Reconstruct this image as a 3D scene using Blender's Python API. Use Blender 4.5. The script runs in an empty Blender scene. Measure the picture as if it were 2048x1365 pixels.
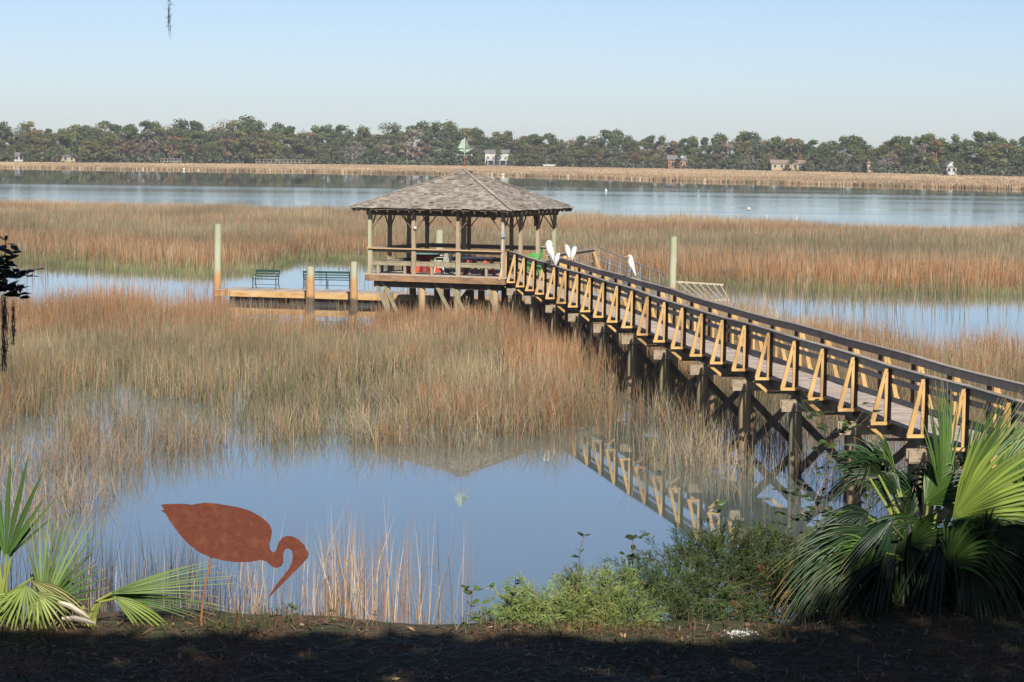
import bpy, math, random
import numpy as np
from mathutils import Vector, Matrix
random.seed(7)
rng = np.random.default_rng(7)
C = bpy.context.scene.collection
SC = bpy.context.scene

# ------------------------------------------------------------------ camera
F = 5100.0; H = 7.22; PITCH = math.atan(382.5 / F); ROLL = .012
cam_d = bpy.data.cameras.new('camera'); cam = bpy.data.objects.new('camera', cam_d); C.objects.link(cam)
cam_d.sensor_width = 36; cam_d.lens = 36 * F / 2048
cam_d.clip_start = .1; cam_d.clip_end = 20000
RM = (Matrix.Rotation(math.pi / 2 - PITCH, 3, 'X') @ Matrix.Rotation(ROLL, 3, 'Z'))
cam.location = (0, 0, H); cam.rotation_euler = RM.to_euler()
SC.camera = cam

# ------------------------------------------------------------------ light
SUN_EL, SUN_AZ = math.radians(34), math.radians(9.5)       # azimuth: degrees to the right of straight behind the camera
sdir = Vector((math.sin(SUN_AZ) * math.cos(SUN_EL), -math.cos(SUN_AZ) * math.cos(SUN_EL), math.sin(SUN_EL)))
sun_d = bpy.data.lights.new('sun', 'SUN'); sun_d.energy = 5.0; sun_d.angle = math.radians(.5); sun_d.color = (1, .93, .82)
sun = bpy.data.objects.new('sun', sun_d); C.objects.link(sun); sun.location = (0, -20, 60)
sun.rotation_euler = sdir.to_track_quat('Z', 'Y').to_euler()
W = bpy.data.worlds.new('World'); SC.world = W; W.use_nodes = True
nt = W.node_tree; nt.nodes.clear()
sky = nt.nodes.new('ShaderNodeTexSky'); sky.sky_type = 'NISHITA'; sky.sun_disc = False
sky.sun_elevation = SUN_EL; sky.sun_rotation = math.atan2(sdir.x, sdir.y)
sky.air_density = .7; sky.dust_density = .36; sky.ozone_density = 2.5
bg = nt.nodes.new('ShaderNodeBackground'); bg.inputs[1].default_value = .0525
wo = nt.nodes.new('ShaderNodeOutputWorld')
wbn = nt.nodes.new('ShaderNodeVectorMath'); wbn.operation = 'MULTIPLY'; wbn.inputs[1].default_value = (1.0, .978, 1.06)
nt.links.new(sky.outputs[0], wbn.inputs[0]); nt.links.new(wbn.outputs[0], bg.inputs[0]); nt.links.new(bg.outputs[0], wo.inputs[0])
SC.view_settings.view_transform = 'Standard'; SC.view_settings.look = 'None'
SC.view_settings.exposure = .95; SC.view_settings.gamma = 1
SC.cycles.max_bounces = 6; SC.cycles.diffuse_bounces = 2; SC.cycles.glossy_bounces = 3
SC.cycles.volume_bounces = 0; SC.cycles.transparent_max_bounces = 8

# ------------------------------------------------------------------ helpers
def P(px, py, z=None, Y=None):
    d = RM @ Vector(((px - 1024) / F, -(py - 682.5) / F, -1))
    t = (z - H) / d.z if z is not None else Y / d.y
    return Vector((0, 0, H)) + d * t
RN = np.array(RM)
def proj(X, Y, Z):
    w = np.stack([X, Y, Z - H], -1) @ RN
    return 1024 + F * w[..., 0] / -w[..., 2], 682.5 - F * w[..., 1] / -w[..., 2]

def lattice(seed):
    return np.random.default_rng(seed).random((256, 256))
_L = {}
def vnoise(x, y, seed=0):
    if seed not in _L: _L[seed] = lattice(seed)
    L = _L[seed]
    xi = np.floor(x).astype(int); yi = np.floor(y).astype(int)
    fx = x - xi; fy = y - yi; fx = fx * fx * (3 - 2 * fx); fy = fy * fy * (3 - 2 * fy)
    a = L[xi % 256, yi % 256]; b = L[(xi + 1) % 256, yi % 256]
    c = L[xi % 256, (yi + 1) % 256]; d = L[(xi + 1) % 256, (yi + 1) % 256]
    return (a * (1 - fx) + b * fx) * (1 - fy) + (c * (1 - fx) + d * fx) * fy
def fbm(x, y, seed=0, o=3):
    s = 0; a = .5; t = 0
    for k in range(o):
        s = s + a * vnoise(x * 2 ** k, y * 2 ** k, seed + k); t += a; a *= .5
    return s / t

class MB:
    def __init__(s): s.v = []; s.f = []
    def quadbox(s, c8):
        n = len(s.v); s.v += [Vector(c) for c in c8]
        s.f += [(n, n+3, n+2, n+1), (n+4, n+5, n+6, n+7), (n, n+1, n+5, n+4), (n+1, n+2, n+6, n+5), (n+2, n+3, n+7, n+6), (n+3, n, n+4, n+7)]
        return s
    def box(s, c, ax, ay, az):          # centre and three half-axes
        c, ax, ay, az = map(Vector, (c, ax, ay, az))
        return s.quadbox([c-ax-ay-az, c+ax-ay-az, c+ax+ay-az, c-ax+ay-az, c-ax-ay+az, c+ax-ay+az, c+ax+ay+az, c-ax+ay+az])
    def beam(s, p, q, w, h, up=(0, 0, 1)):  # w across, h along up
        p, q, up = Vector(p), Vector(q), Vector(up)
        d = (q - p); l = d.length; d.normalize()
        side = d.cross(up)
        if side.length < 1e-4: side = d.cross(Vector((1, 0, 0)))
        side.normalize(); u = side.cross(d)
        return s.box((p + q) / 2, d * l / 2, side * w / 2, u * h / 2)
    def tube(s, pts, r, n=6, cap=True):
        pts = [Vector(p) for p in pts]
        if not isinstance(r, (list, tuple)): r = [r] * len(pts)
        base = len(s.v); prev = None
        for i, p in enumerate(pts):
            d = (pts[min(i+1, len(pts)-1)] - pts[max(i-1, 0)]).normalized()
            if prev is None:
                a = Vector((0, 0, 1)) if abs(d.z) < .9 else Vector((1, 0, 0))
                u = d.cross(a).normalized()
            else:
                u = (prev - d * prev.dot(d)).normalized()
            prev = u; w = d.cross(u)
            for k in range(n):
                t = 2 * math.pi * k / n
                s.v.append(p + (u * math.cos(t) + w * math.sin(t)) * r[i])
        for i in range(len(pts) - 1):
            for k in range(n):
                a = base + i*n + k; b = base + i*n + (k+1) % n
                s.f.append((a, b, b+n, a+n))
        if cap:
            s.f.append(tuple(base + k for k in range(n))[::-1]); m = base + (len(pts)-1)*n
            s.f.append(tuple(m + k for k in range(n)))
        return s
    def prism(s, pts, d):               # polygon pts extruded by d
        n = len(s.v); k = len(pts); d = Vector(d)
        s.v += [Vector(p) for p in pts] + [Vector(p) + d for p in pts]
        s.f += [tuple(range(n, n+k))[::-1], tuple(range(n+k, n+2*k))]
        for i in range(k): j = (i+1) % k; s.f.append((n+i, n+j, n+k+j, n+k+i))
        return s
    def lathe(s, c, prof, n=16, sx=1, sy=1):
        c = Vector(c); b = len(s.v)
        for r, z in prof:
            for k in range(n):
                t = 2*math.pi*k/n; s.v.append(c + Vector((r*math.cos(t)*sx, r*math.sin(t)*sy, z)))
        for i in range(len(prof)-1):
            for k in range(n):
                a = b+i*n+k; e = b+i*n+(k+1) % n; s.f.append((a, e, e+n, a+n))
        s.f.append(tuple(b+k for k in range(n))[::-1]); m = b+(len(prof)-1)*n; s.f.append(tuple(m+k for k in range(n)))
        return s
    def quad(s, a, b, c, d):
        n = len(s.v); s.v += [Vector(a), Vector(b), Vector(c), Vector(d)]; s.f.append((n, n+1, n+2, n+3)); return s
    def build(s, name, m, parent=None, loc=None, smooth=False):
        if loc is None: loc = wloc(parent) if parent else Vector((0, 0, 0))
        loc = Vector(loc)
        me = bpy.data.meshes.new(name); me.from_pydata([v - loc for v in s.v], [], s.f)
        me.materials.append(m); me.update()
        if smooth: me.polygons.foreach_set('use_smooth', [True] * len(me.polygons))
        o = bpy.data.objects.new(name, me); C.objects.link(o)
        if parent: o.parent = parent; o.location = loc - wloc(parent)
        else: o.location = loc
        return o
def wloc(o):
    l = Vector((0, 0, 0))
    while o is not None: l = l + o.location; o = o.parent
    return l
def tag(o, label=None, cat=None, group=None, kind=None):
    if label: o['label'] = label
    if cat: o['category'] = cat
    if group: o['group'] = group
    if kind: o['kind'] = kind
    return o
def thing(name, loc, label, cat, group=None):
    o = bpy.data.objects.new(name, None); C.objects.link(o); o.location = loc; o.empty_display_size = .3
    return tag(o, label, cat, group)
def copy_tree(o, loc, label=None, rz=0, scale=None):
    def cp(a, par):
        c = a.copy(); C.objects.link(c); c.parent = par
        for ch in list(a.children): cp(ch, c)
        return c
    c = cp(o, None); c.location = loc; c.rotation_euler = (0, 0, rz)
    if scale: c.scale = scale
    if label: c['label'] = label
    return c
def mesh_np(name, V, T, m, col=None, parent=None, loc=(0, 0, 0), obj=True):
    me = bpy.data.meshes.new(name)
    V = np.asarray(V, np.float32) - np.asarray(loc, np.float32)
    me.vertices.add(len(V)); me.vertices.foreach_set('co', V.ravel())
    T = np.asarray(T, np.int32); k = T.shape[1]
    me.loops.add(T.size); me.loops.foreach_set('vertex_index', T.ravel())
    me.polygons.add(len(T)); me.polygons.foreach_set('loop_start', np.arange(0, T.size, k, dtype=np.int32))
    if col is not None:
        a = me.color_attributes.new('Col', 'FLOAT_COLOR', 'POINT')
        cc = np.ones((len(V), 4), np.float32); cc[:, :3] = col; a.data.foreach_set('color', cc.ravel())
    me.update(calc_edges=True); me.materials.append(m)
    if not obj: return me
    o = bpy.data.objects.new(name, me); C.objects.link(o); o.location = loc
    if parent: o.parent = parent; o.location = Vector(loc) - wloc(parent)
    return o

# ------------------------------------------------------------------ materials
AK = .60
def mat(name, base, rough=.8, var=None, scale=5, island=0, metallic=0, spec=.3, bump=0, bscale=30, stretch=(1, 1, 1), detail=4, transl=0, attr=False, var2=None, scale2=1.0):
    m = bpy.data.materials.new(name); m.use_nodes = True; n = m.node_tree.nodes; L = m.node_tree.links
    b = n['Principled BSDF']; b.inputs['Roughness'].default_value = rough; b.inputs['Metallic'].default_value = metallic
    b.inputs['Specular IOR Level'].default_value = spec
    tc = n.new('ShaderNodeTexCoord'); mp = n.new('ShaderNodeMapping'); mp.inputs['Scale'].default_value = stretch
    L.new(tc.outputs['Object'], mp.inputs[0])
    if attr:
        a = n.new('ShaderNodeAttribute'); a.attribute_name = 'Col'; cur = a.outputs['Color']
    else:
        r = n.new('ShaderNodeRGB'); r.outputs[0].default_value = (*[c*AK for c in base], 1); cur = r.outputs[0]
    def mixin(cur, col, sc, det, lo=.35, hi=.65):
        nz = n.new('ShaderNodeTexNoise'); nz.inputs['Scale'].default_value = sc; nz.inputs['Detail'].default_value = det
        L.new(mp.outputs[0], nz.inputs['Vector'])
        mr = n.new('ShaderNodeMapRange'); mr.inputs[1].default_value = lo; mr.inputs[2].default_value = hi
        L.new(nz.outputs[0], mr.inputs[0])
        mx = n.new('ShaderNodeMix'); mx.data_type = 'RGBA'; L.new(mr.outputs[0], mx.inputs[0]); L.new(cur, mx.inputs[6])
        mx.inputs[7].default_value = (*[c*AK for c in col], 1); return mx.outputs[2]
    if var is not None: cur = mixin(cur, var, scale, detail)
    if var2 is not None: cur = mixin(cur, var2, scale2, 3, .5, .68)
    if island:
        g = n.new('ShaderNodeNewGeometry'); mr = n.new('ShaderNodeMapRange'); mr.inputs[3].default_value = 1 - island; mr.inputs[4].default_value = 1 + island
        L.new(g.outputs['Random Per Island'], mr.inputs[0])
        vm = n.new('ShaderNodeVectorMath'); vm.operation = 'SCALE'; L.new(cur, vm.inputs[0]); L.new(mr.outputs[0], vm.inputs[3]); cur = vm.outputs[0]
    L.new(cur, b.inputs['Base Color'])
    if bump:
        nz = n.new('ShaderNodeTexNoise'); nz.inputs['Scale'].default_value = bscale; L.new(mp.outputs[0], nz.inputs['Vector'])
        bp = n.new('ShaderNodeBump'); bp.inputs['Strength'].default_value = bump; bp.inputs['Distance'].default_value = .02
        L.new(nz.outputs[0], bp.inputs['Height']); L.new(bp.outputs[0], b.inputs['Normal'])
    if transl:
        tr = n.new('ShaderNodeBsdfTranslucent'); L.new(cur, tr.inputs[0]); ms = n.new('ShaderNodeMixShader'); ms.inputs[0].default_value = transl
        L.new(b.outputs[0], ms.inputs[1]); L.new(tr.outputs[0], ms.inputs[2]); L.new(ms.outputs[0], n['Material Output'].inputs[0])
    return m
M = {}
M['new_wood'] = mat('new_pine_lumber', (.50, .30, .10), .65, (.60, .40, .17), 5, .2, stretch=(1, 1, .3), var2=(.32, .18, .07), scale2=2.2)
M['rail_wood'] = mat('weathered_rail_lumber', (.50, .41, .33), .8, (.62, .52, .43), 4, .2, bump=.3)
M['cap_wood'] = mat('weathered_handrail_cap', (.31, .265, .22), .8, (.44, .38, .32), 5, .2)
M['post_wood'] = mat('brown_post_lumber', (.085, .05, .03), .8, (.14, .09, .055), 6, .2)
M['deck_wood'] = mat('greyed_deck_board', (.44, .36, .31), .85, (.56, .48, .42), 3, .22)
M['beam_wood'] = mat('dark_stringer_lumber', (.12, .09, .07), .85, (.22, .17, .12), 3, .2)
M['block_wood'] = mat('pale_cap_end_grain', (.38, .31, .22), .85, (.26, .2, .14), 12, .15)
M['pile'] = mat('treated_piling', (.30, .21, .12), .85, (.44, .31, .18), 2.2, .15, bump=.4, stretch=(1, 1, .25), var2=(.24, .23, .13), scale2=1.2)
M['pile_green'] = mat('algae_green_piling', (.42, .44, .26), .9, (.30, .33, .16), 5, 0, bump=.4, stretch=(1, 1, .25), var2=(.24, .24, .07), scale2=2)
M['pile_rust'] = mat('tide_stained_piling', (.52, .30, .13), .9, (.42, .36, .2), 4, 0, bump=.4, stretch=(1, 1, .3))
M['pile_wet'] = mat('wet_piling', (.10, .08, .05), .6, (.2, .15, .09), 5, 0, stretch=(1, 1, .3))
M['gz_post'] = mat('gazebo_post_lumber', (.36, .27, .18), .85, (.46, .37, .27), 3, .15, stretch=(1, 1, .3))
M['gz_post_green'] = mat('greened_gazebo_post', (.36, .37, .22), .85, (.46, .45, .3), 3, .05, stretch=(1, 1, .3))
M['gz_rail'] = mat('gazebo_rail_board', (.60, .38, .19), .8, (.5, .36, .22), 3, .1)
M['gz_seat'] = mat('gazebo_bench_board', (.24, .21, .14), .85, (.34, .30, .2), 4, .2)
M['gz_fascia'] = mat('gazebo_fascia_board', (.20, .125, .08), .8, (.36, .22, .14), 2, .1, stretch=(1, 1, 4), var2=(.42, .24, .10), scale2=1.5)
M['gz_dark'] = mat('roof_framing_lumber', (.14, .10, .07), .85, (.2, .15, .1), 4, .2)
M['shingle'] = mat('weathered_cedar_shake', (.28, .245, .215), .9, (.40, .355, .315), 2.2, .34, var2=(.25, .225, .165), scale2=.9)
M['dock_face'] = mat('dock_fascia_board', (.52, .32, .13), .75, (.58, .40, .2), 1.6, .1, stretch=(1, 1, 3), var2=(.42, .2, .06), scale2=1.3)
M['float_black'] = mat('black_dock_float', (.02, .02, .022), .5, (.05, .045, .04), 4)
M['alum'] = mat('dull_aluminium', (.62, .63, .64), .38, (.5, .51, .53), 5, 0, metallic=.6)
M['slat'] = mat('bare_ladder_lumber', (.62, .55, .44), .7, (.5, .42, .32), 4, .1)
M['bench_green'] = mat('bench_green_paint', (.010, .045, .038), .5, (.015, .07, .06), 6)
M['iron'] = mat('black_cast_iron', (.03, .035, .033), .5)
M['plastic_green'] = mat('green_plastic', (.055, .34, .05), .35, (.07, .40, .07), 5)
M['plastic_white'] = mat('white_plastic', (.75, .75, .73), .4, (.65, .65, .62), 5)
M['plastic_grey'] = mat('grey_plastic', (.34, .37, .42), .4, (.42, .45, .5), 5)
M['red'] = mat('faded_red_paint', (.52, .055, .03), .6, (.6, .11, .06), 6)
M['red_dark'] = mat('dark_red_paint', (.2, .02, .015), .6, (.14, .02, .02), 6)
M['teal'] = mat('teal_table_paint', (.10, .26, .26), .6, (.16, .32, .30), 5)
M['navy'] = mat('navy_paint', (.03, .045, .09), .6, (.05, .06, .1), 6)
M['verdigris'] = mat('verdigris_copper', (.30, .42, .35), .8, (.42, .54, .46), 8)
M['rust_rod'] = mat('rusty_rod', (.28, .09, .04), .8, (.4, .16, .08), 8)
M['rust'] = mat('rusted_steel_plate', (.125, .030, .015), .8, (.155, .040, .02), 40, 0, bump=.4, bscale=260, var2=(.18, .058, .028), scale2=16)
M['feather'] = mat('white_feathers', (.86, .85, .82), .9, (.66, .65, .64), 25)
M['bill'] = mat('yellow_bill', (.75, .38, .04), .5)
M['leg_black'] = mat('black_bird_leg', (.015, .015, .015), .6)
M['white'] = mat('white_paint', (.78, .78, .76), .5, (.68, .68, .66), 5)
M['black'] = mat('black_plastic', (.02, .02, .02), .4)
M['grass'] = mat('marsh_grass_blade', (.4, .3, .15), .75, attr=True, spec=.15, transl=.2)
M['reed'] = mat('dry_reed_stalk', (.4, .3, .15), .6, attr=True, spec=.25, transl=.1)
M['frond'] = mat('palmetto_leaf', (.07, .15, .03), .42, attr=True, spec=.3, transl=.18)
M['leaf'] = mat('glossy_leaf', (.05, .11, .02), .35, attr=True, spec=.5, transl=.15)
M['juniper'] = mat('juniper_needle', (.06, .1, .04), .6, attr=True, spec=.2, transl=.1)
M['bark'] = mat('tree_bark', (.16, .13, .11), .9, (.25, .21, .18), 8, 0, bump=.5)
M['twig'] = mat('brown_twig', (.14, .085, .055), .8, (.22, .15, .1), 20)
M['moss'] = mat('spanish_moss', (.12, .13, .11), .9, (.2, .2, .18), 30)
M['canopy'] = mat('oak_canopy_leaf', (.05, .08, .03), .7, attr=False)
M['treeleaf'] = mat('far_tree_leaf', (.06, .08, .04), .8, attr=True, spec=.1)
M['brick'] = mat('far_brick', (.42, .20, .11), .9, (.34, .16, .1), 3)
M['roof_grey'] = mat('grey_shingle_roof', (.18, .18, .19), .9, (.25, .24, .24), 2)
M['roof_brown'] = mat('brown_shingle_roof', (.27, .2, .16), .9, (.35, .27, .2), 2)
M['siding'] = mat('pale_siding', (.60, .60, .58), .7, (.45, .45, .44), .6)
M['glass'] = mat('dark_window_glass', (.03, .04, .05), .15, spec=.6)
M['tan_wall'] = mat('tan_siding', (.5, .38, .22), .8, (.42, .32, .2), 1)

def tide_mat():
    m = mat('green_piling_with_tide_stain', (.46, .465, .33), .9, (.34, .36, .23), 3, bump=.5, stretch=(1, 1, .2), var2=(.3, .3, .1), scale2=1.5)
    n = m.node_tree.nodes; L = m.node_tree.links; b = n['Principled BSDF']; cur = b.inputs['Base Color'].links[0].from_socket
    tc = n.new('ShaderNodeTexCoord'); sp = n.new('ShaderNodeSeparateXYZ'); L.new(tc.outputs['Object'], sp.inputs[0])
    nz = n.new('ShaderNodeTexNoise'); nz.inputs['Scale'].default_value = 4; nz.inputs['Detail'].default_value = 3; L.new(tc.outputs['Object'], nz.inputs[0])
    ad = n.new('ShaderNodeMath'); ad.operation = 'MULTIPLY_ADD'; ad.inputs[1].default_value = .5; L.new(nz.outputs[0], ad.inputs[0]); L.new(sp.outputs[2], ad.inputs[2])
    for lo, hi, c in ((1.45, 1.75, (.50, .29, .13)), (.5, .72, (.12, .09, .06))):
        mr = n.new('ShaderNodeMapRange'); mr.inputs[1].default_value = lo; mr.inputs[2].default_value = hi; L.new(ad.outputs[0], mr.inputs[0])
        mx = n.new('ShaderNodeMix'); mx.data_type = 'RGBA'; L.new(mr.outputs[0], mx.inputs[0]); mx.inputs[6].default_value = (*[v*AK for v in c], 1); L.new(cur, mx.inputs[7]); cur = mx.outputs[2]
    L.new(cur, b.inputs['Base Color']); return m
M['tide'] = tide_mat()
# ------------------------------------------------------------------ setting: water, ground
def water_mat():
    m = bpy.data.materials.new('tidal_water'); m.use_nodes = True; n = m.node_tree.nodes; L = m.node_tree.links
    b = n['Principled BSDF']; b.inputs['Base Color'].default_value = (.085, .11, .10, 1); b.inputs['Roughness'].default_value = .02
    b.inputs['IOR'].default_value = 1.45; b.inputs['Specular IOR Level'].default_value = 1.0
    tc = n.new('ShaderNodeTexCoord')
    def noise(sx, sy, det=2):
        mp = n.new('ShaderNodeMapping'); mp.inputs['Scale'].default_value = (sx, sy, 1); L.new(tc.outputs['Object'], mp.inputs[0])
        z = n.new('ShaderNodeTexNoise'); z.inputs['Scale'].default_value = 1; z.inputs['Detail'].default_value = det
        L.new(mp.outputs[0], z.inputs['Vector']); return z.outputs[0]
    sep = n.new('ShaderNodeSeparateXYZ'); L.new(tc.outputs['Object'], sep.inputs[0])
    amp = n.new('ShaderNodeMapRange'); amp.inputs[1].default_value = 200; amp.inputs[2].default_value = 330; amp.inputs[3].default_value = .03; amp.inputs[4].default_value = 1
    L.new(sep.outputs[1], amp.inputs[0])
    streak = noise(.003, .035, 3)
    sm = n.new('ShaderNodeMapRange'); sm.inputs[1].default_value = .4; sm.inputs[2].default_value = .6; sm.inputs[3].default_value = .45; sm.inputs[4].default_value = 1.3
    L.new(streak, sm.inputs[0])
    mu = n.new('ShaderNodeMath'); mu.operation = 'MULTIPLY'; L.new(amp.outputs[0], mu.inputs[0]); L.new(sm.outputs[0], mu.inputs[1])
    nz = noise(.12, 1.1, 2)
    ra = n.new('ShaderNodeMapRange'); ra.inputs[1].default_value = 225; ra.inputs[2].default_value = 275; ra.inputs[3].default_value = .02; ra.inputs[4].default_value = .08; L.new(sep.outputs[1], ra.inputs[0])
    rb = n.new('ShaderNodeMapRange'); rb.inputs[1].default_value = 430; rb.inputs[2].default_value = 520; rb.inputs[3].default_value = 1; rb.inputs[4].default_value = .3; L.new(sep.outputs[1], rb.inputs[0])
    rc = n.new('ShaderNodeMapRange'); rc.inputs[1].default_value = .35; rc.inputs[2].default_value = .62; rc.inputs[3].default_value = .55; rc.inputs[4].default_value = 1.25; L.new(streak, rc.inputs[0])
    m1 = n.new('ShaderNodeMath'); m1.operation = 'MULTIPLY'; L.new(ra.outputs[0], m1.inputs[0]); L.new(rb.outputs[0], m1.inputs[1])
    m2 = n.new('ShaderNodeMath'); m2.operation = 'MULTIPLY'; L.new(m1.outputs[0], m2.inputs[0]); L.new(rc.outputs[0], m2.inputs[1]); L.new(m2.outputs[0], b.inputs['Roughness'])
    h = n.new('ShaderNodeMath'); h.operation = 'MULTIPLY'; L.new(nz, h.inputs[0]); L.new(mu.outputs[0], h.inputs[1])
    bp = n.new('ShaderNodeBump'); bp.inputs['Strength'].default_value = .016; bp.inputs['Distance'].default_value = .10
    L.new(h.outputs[0], bp.inputs['Height']); L.new(bp.outputs[0], b.inputs['Normal'])
    return m
def grid(name, xs, ys, zf, m):
    X, Y = np.meshgrid(xs, ys); Z = zf(X, Y); nx, ny = len(xs), len(ys)
    V = np.stack([X.ravel(), Y.ravel(), Z.ravel()], 1)
    i = np.arange(ny-1)[:, None]*nx + np.arange(nx-1)[None]
    T = np.stack([i, i+1, i+nx+1, i+nx], -1).reshape(-1, 4)
    o = mesh_np(name, V, T, m); o.data.polygons.foreach_set('use_smooth', [True]*len(T)); return o
wp = MB(); wp.quad((-4000, 18, 0), (4000, 18, 0), (4000, 9000, 0), (-4000, 9000, 0))
water = tag(wp.build('water', water_mat()), kind='structure')

def edge_y(X):                          # the lip of the bank in plan
    return 15.75 + .05*np.abs(X) + np.clip(X-1.7, 0, 3)*1.15 + .12*np.sin(X*2.1) + .07*np.sin(X*5.3+1)
def bank_z(X, Y):
    top = 4.25 + .02*np.sin(X*1.7+Y) + .05*(fbm(X*1.5+40, Y*1.5+40, 3)-.5) + .10*np.exp(-((X-3.1)**2+(Y-17.6)**2)/1.5)
    d = np.clip(Y-edge_y(X), 0, 200)
    return np.maximum(top - .05*np.minimum(d, .3) - np.maximum(d-.3, 0)*.62, -1.3)
def TY(X): return np.interp(X, [-4000, -230, -100, 0, 70, 120, 165, 200, 4000], [900, 890, 1000, 1040, 1000, 920, 820, 760, 740])
def ground_z(X, Y):
    z = bank_z(X, Y)
    far = -1.3 + 2.0*np.clip((Y-(TY(X)-12))/16, 0, 1) + 1.2*np.clip((Y-1200)/900, 0, 1)
    return np.where(Y > 200, far, z)
def ground_mat():
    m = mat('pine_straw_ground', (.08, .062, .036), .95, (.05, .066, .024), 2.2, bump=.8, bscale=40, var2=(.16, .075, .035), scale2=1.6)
    return m
xs = np.concatenate([[-4000, -600], np.linspace(-300, -40, 27), np.linspace(-30, -6, 10), np.arange(-5, 5.01, .08), np.linspace(6, 30, 10), np.linspace(40, 300, 27), [600, 4000]])
ys = np.concatenate([[-400, -100, -30, 0, 6], np.arange(10, 22, .08), np.arange(22, 40, 1), [60, 120, 199, 400, 600, 700], np.arange(720, 1100, 8), np.linspace(1120, 9000, 10)])
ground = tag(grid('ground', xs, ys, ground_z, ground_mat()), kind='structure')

# ------------------------------------------------------------------ marsh grass
COLS = dict(rust=(.45, .20, .08), rust2=(.37, .18, .09), tan=(.52, .355, .20), pale=(.64, .51, .36), olive=(.27, .25, .15), green=(.22, .27, .09), brown=(.24, .16, .10), grey=(.38, .33, .26))
CA = {k: np.array(v) for k, v in COLS.items()}
def blades(X, Y, Z, h, w, lean, col, name, label, cat, tipcol=None, broken=.0, m='grass', up=1.0, kind='stuff'):
    N = len(X); yaw = rng.uniform(0, 2*np.pi, N); la = rng.uniform(0, 2*np.pi, N)
    lm = np.abs(rng.normal(0, lean, N)) * h
    base = np.stack([X, Y, Z], 1)
    wx = np.stack([np.cos(yaw), np.sin(yaw), 0*yaw], 1) * (w/2)[:, None]
    ld = np.stack([np.cos(la), np.sin(la), 0*la], 1)
    mid = base + ld*(lm*.35)[:, None] + np.stack([0*h, 0*h, h*.55], 1)
    tip = base + ld*lm[:, None] + np.stack([0*h, 0*h, h*np.clip(1-.25*(lm/h)**2, .5, 1)], 1)
    br = rng.random(N) < broken
    tip[br] = mid[br] + ld[br]*(h[br]*.4)[:, None] + np.stack([0*h[br], 0*h[br], -h[br]*rng.uniform(-.1, .3, br.sum())], 1)
    V = np.stack([base-wx, base+wx, mid-wx*.8, mid+wx*.8, tip], 1).reshape(-1, 3)
    o = np.arange(N)[:, None]*5
    T = np.concatenate([o+[0, 1, 3], o+[0, 3, 2], o+[2, 3, 4]], 0)
    if tipcol is None: tipcol = col*1.05
    col = col*AK; tipcol = tipcol*AK if tipcol is not None else None
    c0 = col*.7; c1 = col
    cc = np.stack([c0, c0, c1, c1, tipcol], 1).reshape(-1, 3)
    if name == 'marsh_grass':            # whole stands grow paler or browner than their neighbours
        pt = fbm(X*.10+3, Y*.05+9, 201)*.6+fbm(X*.5, Y*.22, 211)*.4; pt = np.clip(1+(pt-.5)*1.5, .62, 1.35)
        cc = cc*np.repeat(pt, 5)[:, None]
    ob = mesh_np(name, V, T, M[m], cc)
    return tag(ob, label, cat, kind=kind)
def pick(N, *ws):                       # ws: (name, weight array)
    names = [a for a, b in ws]; w = np.stack([np.broadcast_to(b, N) for a, b in ws], 1).astype(float)**1.7
    w = np.clip(w, 1e-6, None); c = np.cumsum(w/w.sum(1, keepdims=True), 1)
    i = (rng.random(N)[:, None] > c).sum(1).clip(0, len(names)-1)
    return np.stack([CA[a] for a in names])[i]
def band(v, a, b, s):                   # soft window
    return 1/(1+np.exp(-(v-a)/s)) * 1/(1+np.exp((v-b)/s))
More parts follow.
